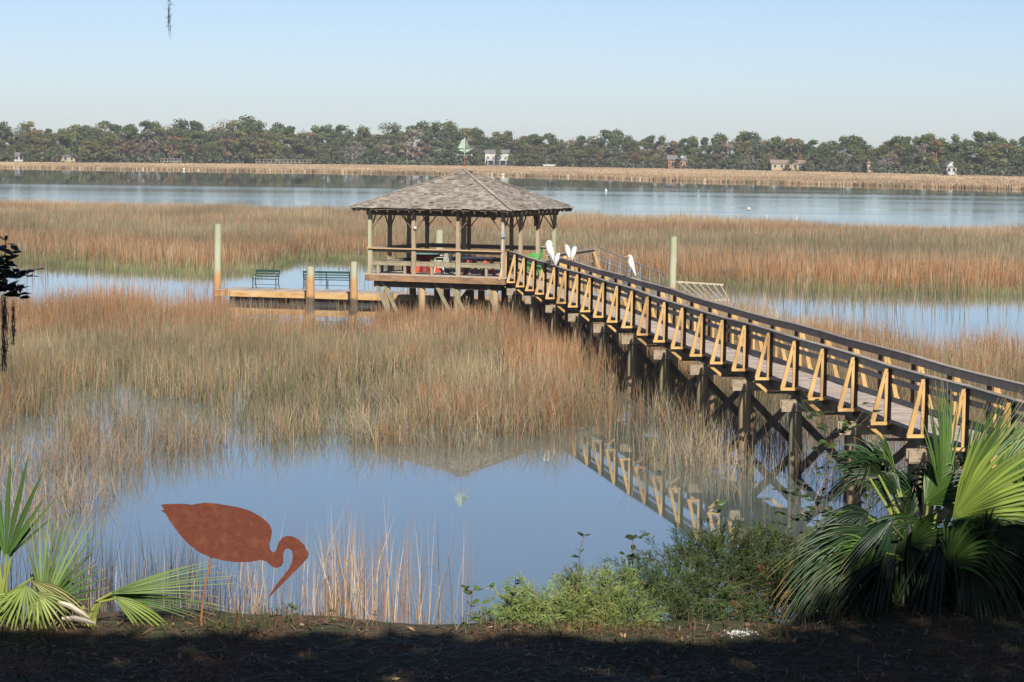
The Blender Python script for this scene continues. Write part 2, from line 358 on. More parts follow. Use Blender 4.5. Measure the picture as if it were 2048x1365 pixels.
def near_marsh():
    n = 760000
    Y = np.sqrt(rng.random(n)*(136**2-43**2)+43**2)
    X = rng.uniform(-.215, .24, n)*Y
    px, py = proj(X, Y, 0*X)
    nz = fbm(X*.22, Y*.12, 11)-.5; nf = fbm(X*.9, Y*.5, 21)-.5
    y0 = np.interp(px, [0, 420, 440, 480, 730, 760, 1100, 1160, 1480, 1700, 2048, 2300], [640, 646, 640, 668, 672, 640, 640, 640, 655, 705, 735, 760])
    y1 = np.interp(px, [-200, 0, 150, 300, 500, 900, 1080, 1150, 1230, 1300, 1400, 1550, 1700, 2048], [1130, 1110, 1060, 950, 898, 900, 888, 872, 880, 945, 975, 1000, 1010, 1015])
    yy = py + nz*46 + nf*22
    d = np.clip((yy-y0+8)/16, 0, 1)*np.clip((y1+16-yy)/38, 0, 1)
    cl = np.clip((nf*1.8+nz*.9)*4.2+.5, 0, 1)
    left = np.clip((560-px+nz*300)/300, 0, 1)*np.clip((py-705+nf*60)/80, 0, 1)
    d *= 1-.86*left*(1-.45*cl)
    mid = np.clip((py-770+nz*120+nf*60)/110, 0, 1); d *= 1-mid*(.86-.6*cl)
    d *= 1-.9*(1-cl)*np.clip((py-690+nf*60)/60, .25, 1)
    right = np.clip((px-1560)/150, 0, 1); d *= 1-.6*right*np.clip((py-780)/60, 0, 1)
    d *= 1-.55*np.clip((px-1130)/60, 0, 1)*np.clip((py-740-(px-1130)*.12)/60, 0, 1)
    pool = np.exp(-((px-1262)/46)**2-((py-815)/80)**2); d *= 1-.93*pool
    clump = np.exp(-((px-1420)/150)**4-((py-905-nf*50)/52)**4)*np.clip(.45+nf*4, .08, 1); d = np.maximum(d, .48*clump)
    pool = np.exp(-((px-1600)/60)**2-((py-960)/60)**2); d *= 1-.5*pool
    gapd = np.exp(-((px-600)/130)**4-((py-655)/34)**4); d *= 1-.75*gapd
    gap = np.clip((yy-y0+40)/40, 0, 1)*(yy < y0)*.30*np.clip(.3+nf*4+nz*2, 0, 1.5); d = np.maximum(d, gap)
    k = rng.random(n) < d*np.interp(Y, [50, 80, 124], [1, .85, .62]); X, Y, px, py, nz, nf = [a[k] for a in (X, Y, px, py, nz, nf)]
    N = len(X)
    h = rng.normal(1.0, .24, N).clip(.3, 1.9)*(1+nz*.8)
    h *= 1-.22*np.clip((py-790)/70, 0, 1)*np.clip((1130-px)/60, 0, 1)
    h *= 1-.22*np.clip((px-1130)/60, 0, 1)*np.clip((py-760)/80, 0, 1)*np.clip((880-py)/30, 0, 1)
    yb = py+nz*60
    rust = .12 + 2.2*band(yb, 560, 690, 12)*(px < 1250) + 1.6*np.clip((nz+nf)*4-.35, 0, 2) + 2.0*np.exp(-((px-1090)/120)**2-((py-735)/70)**2) + 1.1*band(yb, 700, 800, 15)*(px > 1450)
    olive = .5 + 1.3*band(yb, 690, 760, 12)*(px < 1000) + .5*band(yb, 820, 900, 15) + 1.0*band(yb, 770, 850, 15)
    h *= 1-.22*band(yb, 690, 770, 12)*(px < 1000)
    tan = .8 + 0*px; grey = .35 + .9*np.clip((py-780)/120, 0, 1); brown = .45
    col = pick(N, ('rust', rust*.6), ('rust2', rust*.4), ('olive', olive), ('tan', tan), ('grey', grey), ('brown', brown), ('green', .12+.25*olive), ('pale', .3))
    col = col*rng.uniform(.7, 1.25, N)[:, None]
    w = np.interp(Y, [50, 124], [.009, .018])*rng.uniform(.6, 1.4, N)
    ln = .16 + .30*np.clip((py-740)/150, 0, 1)
    print('near', N)
    return blades(X, Y, np.full(N, -.05), h, w, ln, col, 'marsh_grass', 'rust and tan cordgrass standing in the shallow water before the gazebo', 'marsh grass', tipcol=col*.7+CA['pale']*.3, broken=.15)
def far_marsh():
    n = 620000
    Y = rng.uniform(118, 345, n); X = rng.uniform(-.22, .22, n)*Y
    keep0 = rng.random(n) < Y/345; X, Y = X[keep0], Y[keep0]; n = len(X)
    px, py = proj(X, Y, 0*X)
    nz = fbm(X*.06, Y*.03, 31)-.5; nf = fbm(X*.3, Y*.12, 41)-.5; nb = fbm(X*.012+5, Y*.05, 51, 2)-.5
    y0 = np.interp(px, [0, 2048], [416, 473])
    y1 = np.interp(px, [-200, 0, 120, 300, 430, 520, 600, 700, 1150, 1300, 1500, 1800, 2048, 2300], [524, 526, 540, 552, 560, 548, 530, 528, 574, 578, 588, 598, 602, 606])
    yy = py+nz*14+nf*8
    d = np.clip((yy-y0)/3, 0, 1)*np.clip((y1-yy)/6, 0, 1)
    d *= 1-.7*np.exp(-((px-1910)/60)**2-((py-520)/8)**2)
    gap = np.clip((y1+44-yy)/44, 0, 1)*(yy > y1)*.26*np.clip(.3+nf*4+nz*3, 0, 1.5); d = np.maximum(d, gap)
    k = rng.random(n) < d; X, Y, px, py, nz, nf, nb, y0, y1 = [a[k] for a in (X, Y, px, py, nz, nf, nb, y0, y1)]
    N = len(X); t = (py+nz*20+nf*14-y0)/(y1-y0)
    fr = band(y1-py+nf*10+nz*10, -5, 15, 2.5)
    rust = .25+2.6*band(t, .55, .85, .05)+1.1*band(t, .08, .25, .05)+1.5*np.clip(nb*5, 0, 1)
    olive = .5+1.8*band(t, .25, .48, .06)+.8*np.clip(-nb*5, 0, 1); tan = 1.0+1.2*band(t, 0, .12, .03)
    w8 = 1-.93*fr
    col = pick(N, ('rust', rust*.5*w8), ('rust2', rust*.5*w8), ('olive', olive*w8+fr*1.6), ('tan', tan*w8), ('pale', .45*w8), ('brown', .4*w8), ('green', .12+fr*2.0))
    col = col*rng.uniform(.72, 1.2, N)[:, None]
    col *= .88
    h = rng.normal(1.2, .17, N).clip(.5, 1.8)*(1+nz*.5)*(1-.62*fr)
    w = np.interp(Y, [118, 345], [.018, .045])*rng.uniform(.6, 1.4, N)
    print('far', N)
    return blades(X, Y, np.full(N, -.05), h, w, .13, col, 'marsh_grass', 'band of rusty cordgrass between the creek and the wide river', 'marsh grass', tipcol=col*.6+CA['pale']*.4)
def shore_marsh():                      # the band at the foot of the far trees
    n = 260000
    Y = rng.uniform(500, 1042, n); X = rng.uniform(-.24, .26, n)*Y
    px, py = proj(X, Y, 0*X)
    nz = fbm(X*.02, Y*.008, 61)-.5
    f0 = np.interp(px, [-200, 0, 500, 930, 1340, 1700, 2048, 2300], [775, 767, 751, 722, 635, 584, 541, 510])
    k = (Y > f0+nz*40) & (Y < TY(X)-2) ; X, Y, f0, nz = X[k], Y[k], f0[k], nz[k]; N = len(X)
    t = (Y-f0)/(TY(X)-f0)
    col = pick(N, ('tan', 1.+1.2*t), ('pale', .6+1.4*t), ('rust2', .5*(1-t)+.1), ('brown', 1.4*np.clip(1-t*3.2, 0, 1)+.2), ('olive', .9*np.clip(1-t*3.5, 0, 1)))
    col = (col*.7+col.mean(0)*.3)*rng.uniform(.92, 1.06, N)[:, None]
    print('shore', N)
    return blades(X, Y, np.full(N, -.05), rng.normal(.8, .07, N), np.full(N, .5)*rng.uniform(.6, 1.3, N), .1, col, 'marsh_grass', 'tan marsh band along the far shore at the foot of the trees', 'marsh grass')
def edge_reeds():
    n = 40000
    Y = rng.uniform(29.5, 39.5, n); X = rng.uniform(-.26, .1, n)*Y
    cl = fbm(X*1.6, Y*.9, 71)-.5
    px, py = proj(X, Y, 0*X)
    d = np.interp(px, [-200, 0, 60, 330, 430, 560, 700, 850, 930, 980], [.55, .6, .8, .7, .5, .55, .55, .3, .08, 0])
    k = rng.random(n) < d*np.clip(.5+cl*3.2, .05, 1)*.42; X, Y, px = X[k], Y[k], px[k]; N = len(X)
    dark = rng.random(N) < np.interp(px, [0, 380, 520, 640], [.88, .85, .3, .03])
    col = pick(N, ('tan', .9), ('pale', .8), ('rust2', .6), ('grey', .35)); col[dark] = np.array([.07, .06, .05])
    col *= rng.uniform(.7, 1.2, N)[:, None]
    h = rng.normal(1.62, .28, N).clip(.7, 2.3)*np.interp(px, [0, 400, 560, 950], [.95, .85, 1.0, 1.05])
    w = rng.uniform(.006, .013, N)
    print('reeds', N)
    return blades(X, Y, np.full(N, -.05), h, w, .14, col, 'shore_reeds', 'tall dry reeds, tan and dark, rising behind the rusted bird', 'reeds', broken=.12, m='reed')
near_marsh(); far_marsh(); shore_marsh(); edge_reeds()
def ground_cover():
    n = 26000
    X = rng.uniform(-4.2, 4.6, n); Y = rng.uniform(13.2, 18.6, n)
    k = Y < edge_y(X)+.3; X, Y = X[k], Y[k]; cl = fbm(X*1.3, Y*1.3, 81)-.5
    k = rng.random(len(X)) < np.clip(.55+cl*3, .12, 1); X, Y = X[k], Y[k]; N = len(X)
    Z = ground_z(X, Y); edge = band(edge_y(X)-Y, -.4, .5, .1)
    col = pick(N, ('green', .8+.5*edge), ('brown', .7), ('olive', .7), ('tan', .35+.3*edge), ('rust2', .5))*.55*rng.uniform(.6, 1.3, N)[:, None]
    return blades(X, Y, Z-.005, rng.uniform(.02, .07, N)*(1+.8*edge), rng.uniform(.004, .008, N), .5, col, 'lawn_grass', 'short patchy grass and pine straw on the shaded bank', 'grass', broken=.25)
ground_cover()
def straw():
    n = 9000
    X = rng.uniform(-4.2, 4.6, n); Y = rng.uniform(13.4, 18.4, n); k = Y < edge_y(X)+.1; X, Y = X[k], Y[k]; N = len(X)
    Z = ground_z(X, Y)+rng.uniform(.004, .03, N); a = rng.uniform(0, np.pi, N); l = rng.uniform(.06, .16, N)
    d = np.stack([np.cos(a), np.sin(a), rng.normal(0, .12, N)], 1)*l[:, None]/2; s = np.stack([-np.sin(a), np.cos(a), 0*a], 1)*.0035
    c = np.stack([X, Y, Z], 1)
    V = np.stack([c-d-s, c+d-s, c+d+s, c-d+s], 1).reshape(-1, 3); T = np.arange(N)[:, None]*4+[0, 1, 2, 3]
    col = pick(N, ('rust2', 1), ('brown', .8), ('tan', .5))*.75
    o = mesh_np('pine_straw', V, T, M['reed'], np.repeat(col*AK, 4, 0)); tag(o, 'fallen brown pine needles lying over the bank', 'pine straw', kind='stuff')
straw()
def litter():
    n = 2600
    X = rng.uniform(-4.2, 4.6, n); Y = rng.uniform(13.4, 18.4, n); k = (Y < edge_y(X)+.05) & (rng.random(n) < .25+fbm(X*2, Y*2, 301)); X, Y = X[k], Y[k]; N = len(X)
    c = np.stack([X, Y, ground_z(X, Y)+rng.uniform(.008, .03, N)], 1); a = rng.uniform(0, 6.28, N); l = rng.uniform(.015, .035, N)[:, None]
    d = np.stack([np.cos(a), np.sin(a), rng.normal(0, .35, N)], 1)*l; s = np.stack([-np.sin(a), np.cos(a), rng.normal(0, .35, N)], 1)*l*.45
    V = np.stack([c-d, c-s, c+d, c+s], 1).reshape(-1, 3)
    col = pick(N, ('brown', 1), ('tan', .8), ('rust2', .8))*rng.uniform(.5, 1.1, N)[:, None]
    o = mesh_np('leaf_litter', V, np.arange(4*N).reshape(-1, 4), M['reed'], np.repeat(col*AK, 4, 0)); tag(o, 'small dry brown leaves scattered over the shaded bank', 'leaf litter', kind='stuff')
litter()
# ------------------------------------------------------------------ gazebo
GC = Vector((-2.05, 105.7, 0)); GA = math.radians(-21.5)
G1 = Vector((math.cos(GA), math.sin(GA), 0)); G2 = Vector((-G1.y, G1.x, 0)); UZ = Vector((0, 0, 1))
GS = 2.92; FLZ = 2.12; EAVE = 4.80; APEX = 6.33; OV = GS + .64
def G(a, b, z=0): return GC + G1*a + G2*b + UZ*z
gz = thing('gazebo', (GC.x, GC.y, 0), 'open square gazebo on pilings with a weathered shingle roof at the walkway end', 'gazebo')
# roof
def roof_face(mb, ax, bx):
    # ax: outward horizontal axis, bx: along the eave
    apex = GC + UZ*APEX; ev = GC + ax*OV + UZ*EAVE
    up = apex - ev; Ls = up.length; up.normalize(); nrm = bx.cross(up); 
    if nrm.z < 0: nrm = -nrm
    rows = 24; ex = Ls/rows
    for r in range(rows):
        half = OV*(1-(r*ex)/Ls)
        x = -half
        while x < half - .01:
            w = random.uniform(.10, .26); x2 = min(x+w, half)
            lift = random.uniform(.0, .018) + (.03 if random.random() < .04 else 0)
            j = random.uniform(-.03, .03)
            if random.random() > .012:
                hb = half; ht = OV*(1-((r+1.55)*ex)/Ls)
                def lim(v, t): return max(-ht*1.0 if t else -hb, min(ht if t else hb, v))
                a0 = ev + bx*lim(x, 0) + up*(r*ex-.02+j) + nrm*(.03+lift); a1 = ev + bx*lim(x2-.008, 0) + up*(r*ex-.02+j) + nrm*(.03+lift)
                b0 = ev + bx*lim(x, 1) + up*((r+1.55)*ex) + nrm*.012; b1 = ev + bx*lim(x2-.008, 1) + up*((r+1.55)*ex) + nrm*.012
                d = nrm*-.02
                mb.quadbox([a0+d, a1+d, b1+d, b0+d, a0, a1, b1, b0])
            x = x2
sh = MB()
for ax, bx in ((-G2, G1), (G1, G2), (G2, -G1), (-G1, -G2)): roof_face(sh, ax, bx)
roof = sh.build('roof', M['shingle'], gz)
sheath = MB()
for i, (s1, s2) in enumerate((((-1, -1), (1, -1)), ((1, -1), (1, 1)), ((1, 1), (-1, 1)), ((-1, 1), (-1, -1)))):
    a = G(s1[0]*OV*.985, s1[1]*OV*.985, EAVE-.03); b = G(s2[0]*OV*.985, s2[1]*OV*.985, EAVE-.03); c = GC+UZ*(APEX-.02)
    n = len(sheath.v); dz = UZ*-.03
    sheath.v += [a, b, c, a+dz, b+dz, c+dz]; sheath.f += [(n, n+1, n+2), (n+5, n+4, n+3), (n, n+3, n+4, n+1)]
sheath.build('roof_boards', M['gz_dark'], roof)
hip = MB()
for s in ((-1, -1), (1, -1), (1, 1), (-1, 1)):
    a = G(s[0]*OV, s[1]*OV, EAVE+.055); c = GC+UZ*(APEX+.05)
    for k in range(14):
        p = a.lerp(c, k/14+.003); q = a.lerp(c, (k+1)/14+.01)
        hip.beam(p+UZ*random.uniform(0, .012), q, .16, .02)
hip.beam(G(-.34, .02, APEX+.055), G(.02, .02, APEX+.08), .3, .03); hip.beam(G(.05, 0, APEX+.05), G(.35, .02, APEX+.03), .26, .03)
hip.build('ridge_cap', M['cap_wood'], roof)
raf = MB()
for s in range(4):
    ax, bx = ((-G2, G1), (G1, G2), (G2, -G1), (-G1, -G2))[s]
    n = 15
    for k in range(n):
        t = -1+2*(k+.5)/n
        o = GC + ax*(OV-.04) + bx*OV*t + UZ*(EAVE-.10); inner = GC + ax*(OV*abs(t)*.97 if abs(t) > .2 else .4) + bx*OV*t + UZ*(EAVE-.10+(APEX-EAVE)*(1-max(abs(t)*.97, .12)))
        if (inner-o).length > .3: raf.beam(o, inner, .045, .12)
raf.build('rafter', M['gz_dark'], gz)
pb = MB()
for a, b in (((-1, -1), (1, -1)), ((-1, 1), (1, 1))): pb.beam(G(a[0]*(GS+.15), a[1]*GS, EAVE-.20), G(b[0]*(GS+.15), b[1]*GS, EAVE-.20), .09, .18)
for a, b in (((-1, -1), (-1, 1)), ((1, -1), (1, 1))): pb.beam(G(a[0]*GS, -GS+.05, EAVE-.202), G(b[0]*GS, GS-.05, EAVE-.202), .088, .17)
pb.build('roof_beam', M['gz_dark'], gz)
grid4 = [-GS, -GS/3, GS/3, GS]
peri = [(a, b) for a in grid4 for b in grid4 if abs(abs(a)-GS) < .01 or abs(abs(b)-GS) < .01]
for a, b in peri:
    green = (a < -2 and b < -2) or (a > 2 and b > 2)
    MB().box(G(a, b, (FLZ-.3+EAVE-.1)/2), G1*.068, G2*.068, UZ*((EAVE-.1-FLZ+.3)/2)).build('post', M['gz_post_green' if green else 'gz_post'], gz)
cp = MB().box(G(0, 0, (FLZ+APEX-.1)/2), G1*.085, G2*.085, UZ*((APEX-.1-FLZ)/2)); cp.build('centre_post', M['gz_post'], gz)
br = MB()
for a, b in peri:
    for sx, sy in ((1, 0), (-1, 0), (0, 1), (0, -1)):
        if sx and (abs(abs(b)-GS) > .01 or abs(a+sx*.5) > GS): continue
        if sy and (abs(abs(a)-GS) > .01 or abs(b+sy*.5) > GS): continue
        one = MB().beam(G(a+sx*.05, b+sy*.05, EAVE-.88), G(a+sx*.55, b+sy*.55, EAVE-.28), .045, .035)
        one.build('knee_brace', M['gz_dark'], gz)
# floor
fl = MB(); nb = 42
for k in range(nb):
    b = -GS-.12+(2*GS+.24)*(k+.5)/nb
    fl.box(G(0, b, FLZ-.02), G1*(GS+.22), G2*((2*GS+.24)/nb/2-.004), UZ*.02)
fl.build('floor', M['deck_wood'], gz)
fa = MB()
for s, (ax, bx) in enumerate(((-G2, G1), (G1, G2), (G2, -G1), (-G1, -G2))):
    fa.beam(GC+ax*(GS+.12)-bx*(GS+.14 if s % 2 == 0 else GS+.09)+UZ*(FLZ-.165), GC+ax*(GS+.12)+bx*(GS+.14 if s % 2 == 0 else GS+.09)+UZ*(FLZ-.165), .045, .24)
fa.build('fascia_board', M['gz_fascia'], gz)
jo = MB()
for b in (-GS+.25, -1, 1, GS-.25): jo.beam(G(-GS+.1, b, FLZ-.42), G(GS-.1, b, FLZ-.42), .14, .26)
for a in np.linspace(-GS+.1, GS-.1, 9): jo.beam(G(a, -GS+.1, FLZ-.17), G(a, GS-.1, FLZ-.17), .045, .22)
jo.build('floor_joist', M['beam_wood'], gz)
for a in (-2.3, -.75, .8, 2.45):
    for b in (-2.6, 0, 2.6):
        MB().tube([G(a, b, -1), G(a+.02, b, 1), G(a, b, FLZ-.3)], [.16, .15, .14], 10).build('piling', M['pile'], gz, smooth=True)
for a, e in ((-2.75, -2.0), (-2.45, -1.55), (-.1, .85), (.55, 1.5), (2.2, 2.75)):
    MB().beam(G(a, -2.75, FLZ-.3), G(e, -2.72, .15), .05, .14).build('diagonal_brace', M['gz_seat'], gz)
for a, e in ((.6, -.7), (-.8, .5), (2.9, 1.7)):
    MB().beam(G(a, 0, FLZ-.3), G(e, .0, .2), .05, .18).build('diagonal_brace', M['beam_wood'], gz)
# rails and benches: front, left, back (the right side opens on the walkway)
RZ = 3.16
def side(ax, bx, l0, l1, dark):
    m = MB().beam(GC+ax*(GS+.01)+bx*l0+UZ*RZ, GC+ax*(GS+.01)+bx*l1+UZ*RZ, .30, .045)
    m.build('top_rail', M['gz_rail'] if not dark else M['cap_wood'], gz)
    MB().beam(GC+ax*(GS-.02)+bx*l0+UZ*(RZ-.09), GC+ax*(GS-.02)+bx*l1+UZ*(RZ-.09), .04, .125).build('rail_board', M['gz_seat'], gz)
    st = MB()
    for o in (-.10, -.25, -.40): st.beam(GC+ax*(GS+o-.08)+bx*l0+UZ*(FLZ+.50), GC+ax*(GS+o-.08)+bx*l1+UZ*(FLZ+.50), .135, .045)
    st.beam(GC+ax*(GS-.07)+bx*l0+UZ*(FLZ+.41), GC+ax*(GS-.07)+bx*l1+UZ*(FLZ+.41), .04, .12)
    bn = st.build('bench_seat', M['gz_seat'], gz)
    n = 5
    for k in range(n):
        p = GC+ax*(GS-.12)+bx*(l0+(l1-l0)*(k+.35)/n)
        MB().beam(p+UZ*(FLZ+.005), p+UZ*(FLZ+.34), .09, .09, up=ax).build('bench_leg', M['gz_post'], gz)
side(-G2, G1, -GS-.1, GS+.02, 0); side(-G1, -G2, -GS+.25, GS-.25, 1); side(G2, -G1, -GS+.1, GS-.1, 1)
for k in range(4):
    a = (-2.92+.28, -1.0, .95, 2.9)[k]
    MB().box(G(a+.09 if k else a-.2, -GS-.03, (FLZ+RZ)/2-.03), G1*.045, G2*.04, UZ*((RZ-FLZ)/2-.04)).build('rail_post', M['gz_post'], gz)
MB().tube([G(GS-.02, -GS-.09, FLZ+.05), G(GS+.02, -GS-.09, EAVE-.55)], .018, 8).build('conduit', M['white'], gz)
MB().box(G(GS+.05, -GS-.12, EAVE-.98), G1*.07, G2*.05, UZ*.09).build('outlet_box', M['plastic_grey'], gz)
MB().lathe(G(-.88, -GS-.1, EAVE-.78), [(.01, -.06), (.06, -.04), (.07, 0), (.05, .05), (.01, .06)], 10).build('spot_lamp', M['white'], gz)
MB().box(G(GS-.05, .86, EAVE-.45), G1*.06, G2*.09, UZ*.26).build('sign_board', M['red_dark'], gz)

# weather vane: sailing ship
wv0 = GC+UZ*(APEX+.04)
wv = thing('weather_vane', wv0, 'green copper sailing ship weather vane on a rusty rod at the roof peak', 'weather vane')
MB().tube([wv0-UZ*.05, wv0+UZ*.83], .014, 6).build('rod', M['rust_rod'], wv)
X1 = Vector((1, 0, 0)); Y1 = Vector((0, 1, 0)); wz = wv0+UZ*.83
MB().prism([wz+X1*x+UZ*z for x, z in ((-.24, .0), (-.2, -.05), (-.05, -.08), (.14, -.085), (.2, -.02), (.36, .05), (.2, .03), (.05, .0), (-.1, .02))], Y1*.05).build('hull', M['verdigris'], wv)
sl = MB().prism([wz+X1*x+UZ*z for x, z in ((-.29, .06), (-.02, .05), (-.02, .45), (-.12, .40))], Y1*.012)
sl.build('sail', M['verdigris'], wv)
MB().prism([wz+X1*x+UZ*z for x, z in ((.03, .06), (.25, .05), (.06, .42))], Y1*.012).build('jib_sail', mat('dark_verdigris', (.12, .2, .14), .7, (.2, .28, .2), 8), wv)
MB().tube([wz, wz+UZ*.5], .014, 6).build('mast', M['white'], wv)
sc = MB()
for d in (X1, Y1):
    sc.beam(wz-UZ*.22-d*.3, wz-UZ*.22+d*.3, .015, .015)
    for s in (-1, 1):
        c = wz-UZ*.22+d*.3*s; sc.beam(c-UZ*.05, c+UZ*.05, .02, .03); sc.beam(c-UZ*.04+d*.04, c+UZ*.04-d*.04, .02, .02)
sc.lathe(wz-UZ*.13, [(.01, -.05), (.05, 0), (.01, .05)], 8); sc.build('compass_arms', M['verdigris'], wv)

# hanging rusty things
for i, (px, py, rr, lb) in enumerate(((969, 431, .10, 'largest rusty ring hanging under the gazebo eave, left of two smaller ones'), (981, 434, .055, 'smallest rusty ball hanging between two rusty ornaments under the eave'), (988, 437, .085, 'round rusty bell hanging lowest under the gazebo eave'))):
    p = P(px, py, Y=103.3)
    b = thing('hanging_ornament', p, lb, 'ornament', 'rusty ornaments hung under the gazebo eave')
    if i == 0:
        MB().tube([p+Vector((math.cos(t)*rr, .02, math.sin(t)*rr*.8)) for t in np.linspace(0, 6.283, 14)], .032, 6, False).build('ring', M['rust_rod'], b)
    else: MB().lathe(p-UZ*rr, [(.01, 0), (rr*.7, rr*.3), (rr, rr), (rr*.7, rr*1.7), (.02, rr*2)], 12).build('bell', M['rust_rod'], b)
    MB().tube([p+UZ*rr*.9, Vector((p.x, p.y, EAVE-.1))], .006, 4).build('cord', M['iron'], b)

# ------------------------------------------------------------------ furniture inside
def table_round():
    c = G(-1.35, -.9, FLZ)
    t = thing('round_table', c, 'round picnic table with a teal top and a red base inside the gazebo', 'table')
    MB().lathe(c+UZ*.76, [(.76, 0), (.80, .02), (.80, .06), (.76, .08)], 28).build('tabletop', M['teal'], t)
    MB().lathe(c+UZ*.56, [(.25, 0), (.62, .12), (.62, .19)], 20).build('apron', M['red_dark'], t)
    MB().lathe(c+UZ*.02, [(.3, 0), (.26, .2), (.22, .55)], 14).build('pedestal', M['red_dark'], t)
    for k in range(4):
        a = k*math.pi/2+.5; d = Vector((math.cos(a), math.sin(a), 0)); s = Vector((-d.y, d.x, 0))
        MB().prism([c+d*.2-s*.05+UZ*z0 for z0 in (0,)] + [c+d*.75-s*.05, c+d*.75-s*.05+UZ*.14, c+d*.55-s*.05+UZ*.2, c+d*.42-s*.05+UZ*.42, c+d*.2-s*.05+UZ*.42], s*.1).build('foot', M['red'], t)
table_round()
def table_small():
    c = G(1.35, -1.55, FLZ)
    t = thing('picnic_table', c, 'low dark picnic table with slanted red legs behind the front bench of the gazebo', 'table')
    MB().box(c+UZ*.70, G1*.62, G2*.38, UZ*.025).build('tabletop', M['navy'], t)
    for s in (-1, 1):
        MB().box(c+UZ*.42+G2*.62*s, G1*.62, G2*.13, UZ*.022).build('seat', M['navy'], t)
        MB().beam(c+G1*.42*s-G2*.62+UZ*.38, c+G1*.42*s+G2*.62+UZ*.38, .05, .06).build('crossbar', M['red_dark'], t)
        for q in (-1, 1): MB().beam(c+G1*.42*s+G2*.6*q-G1*.0, c+G1*.36*s+G2*.22*q+UZ*.68, .09, .07).build('leg', M['red'], t)
table_small()
def plastic_chair(name, loc, rz, m, label, cat, group=None):
    o = Vector(loc); t = thing(name, o, label, cat, group)
    f = Vector((math.cos(rz), math.sin(rz), 0)); s = Vector((-f.y, f.x, 0))
    MB().prism([o+f*.22-s*.22+UZ*.41, o+f*.24+s*.0-s*.18+UZ*.41, o+f*.24+s*.18+UZ*.41, o+f*.22+s*.22+UZ*.41, o-f*.2+s*.2+UZ*.40, o-f*.2-s*.2+UZ*.40], UZ*.03).build('seat', m, t)
    bk = MB(); bk.beam(o-f*.36-s*.22+UZ*.84, o-f*.36+s*.22+UZ*.84, .03, .07); bk.beam(o-f*.22-s*.2+UZ*.46, o-f*.22+s*.2+UZ*.46, .03, .05)
    for k in np.linspace(-.2, .2, 6): bk.beam(o-f*.22+s*k+UZ*.44, o-f*.36+s*k*1.05+UZ*.84, .045, .02, up=f)
    bk.build('backrest', m, t)
    for a in (-1, 1):
        MB().tube([o-f*.31+s*.25*a+UZ*.66, o+s*.28*a+UZ*.66, o+f*.22*1.0+s*.27*a+UZ*.62, o+f*.25+s*.25*a+UZ*.42], .022, 6).build('armrest', m, t)
        MB().beam(o+f*.22+s*.22*a+UZ*.43, o+f*.27+s*.26*a+UZ*.0, .05, .035).build('leg', m, t)
        MB().beam(o-f*.2+s*.21*a+UZ*.43, o-f*.3+s*.25*a+UZ*.0, .05, .035).build('leg', m, t)
    return t
cg = P(1064, 552, z=FLZ); fdir = math.atan2(-.1, -1)
lbs = ['green plastic armchair at the bottom of the stack, its legs on the deck', 'green plastic armchair second from the bottom of the stack', 'green plastic armchair second from the top of the stack', 'green plastic armchair topmost of the stack beside the egrets']
for k in range(4): plastic_chair('plastic_chair', cg+Vector((.02*k, .0, .075*k)), fdir, M['plastic_green'], lbs[k], 'chair', 'stacked green plastic chairs')
plastic_chair('plastic_chair', G(-.35, -1.3, FLZ), 2.3, M['plastic_white'], 'white plastic chair beside the teal round table', 'chair')
plastic_chair('plastic_chair', G(.75, -.75, FLZ), -1.2, M['plastic_grey'], 'grey plastic armchair between the centre post and the picnic table', 'chair')

# ------------------------------------------------------------------ walkway
TX = Vector((.349, -2.353, 0)); TU = TX.normalized(); NL = Vector((TU.y, -TU.x, 0)); NL = -NL if NL.x > 0 else NL   # outward, left
NK = 31; WW = 1.16
def rz_(k): return float(np.interp(k, [0, 4, 11, 14, 22, 25, 31], [3.18, 3.149, 3.10, 3.05, 3.076, 3.096, 3.10])) + .014*math.sin(k*1.9)+.010*math.sin(k*.73+1)
def WP(k, off=0, dz=0): # off: metres left of the near rail (negative = towards the far rail), dz relative to rail top
    v = Vector((-.17, 102.0, 0)) + TX*k + NL*off; v.z = rz_(k)+dz; return v
DK = -1.08                               # deck surface under the rail top
wk = thing('walkway', (4.5, 70, 0), 'long wooden walkway with bracketed handrails running out to the gazebo', 'walkway')
dk = MB(); n = 480
for i in range(n):
    k = NK*(i+.5)/n; w = TX.length*NK/n/2-.004
    c = WP(k, -WW/2, DK-.02+random.uniform(-.003, .003)); dk.box(c, NL*(WW/2+.04+random.uniform(0, .03)), TU*w, UZ*.019)
dk.build('deck', M['deck_wood'], wk)
for off in (-.05, -WW/2, -WW+.05):
    s = MB()
    for k in range(NK): s.beam(WP(k, off, DK-.17), WP(k+1, off, DK-.17), .05, .24)
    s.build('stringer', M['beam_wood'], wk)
def rails(off, sgn, k0):
    c = MB(); b = MB(); mid = MB(); low = MB()
    for k in range(k0, NK):
        c.beam(WP(k, off, -.018), WP(k+1, off, -.018), .155, .036)
        b.beam(WP(k, off-sgn*.02, -.11), WP(k+1, off-sgn*.02, -.11), .04, .14)
        mid.beam(WP(k, off-sgn*.02, -.30), WP(k+1, off-sgn*.02, -.30), .04, .10)
        low.beam(WP(k, off-sgn*.02, -.67), WP(k+1, off-sgn*.02, -.67), .04, .10)
    c.build('handrail_cap', M['cap_wood'], wk); b.build('top_rail', M['rail_wood'], wk); 
    if sgn > 0: mid.build('middle_rail', M['rail_wood'], wk); low.build('lower_rail', M['rail_wood'], wk)
rails(0, 1, 0); rails(-WW, -1, 2)
MB().box(WP(0, .05, -.55), NL*.06, TU*.06, UZ*.62).build('end_post', M['beam_wood'], wk)
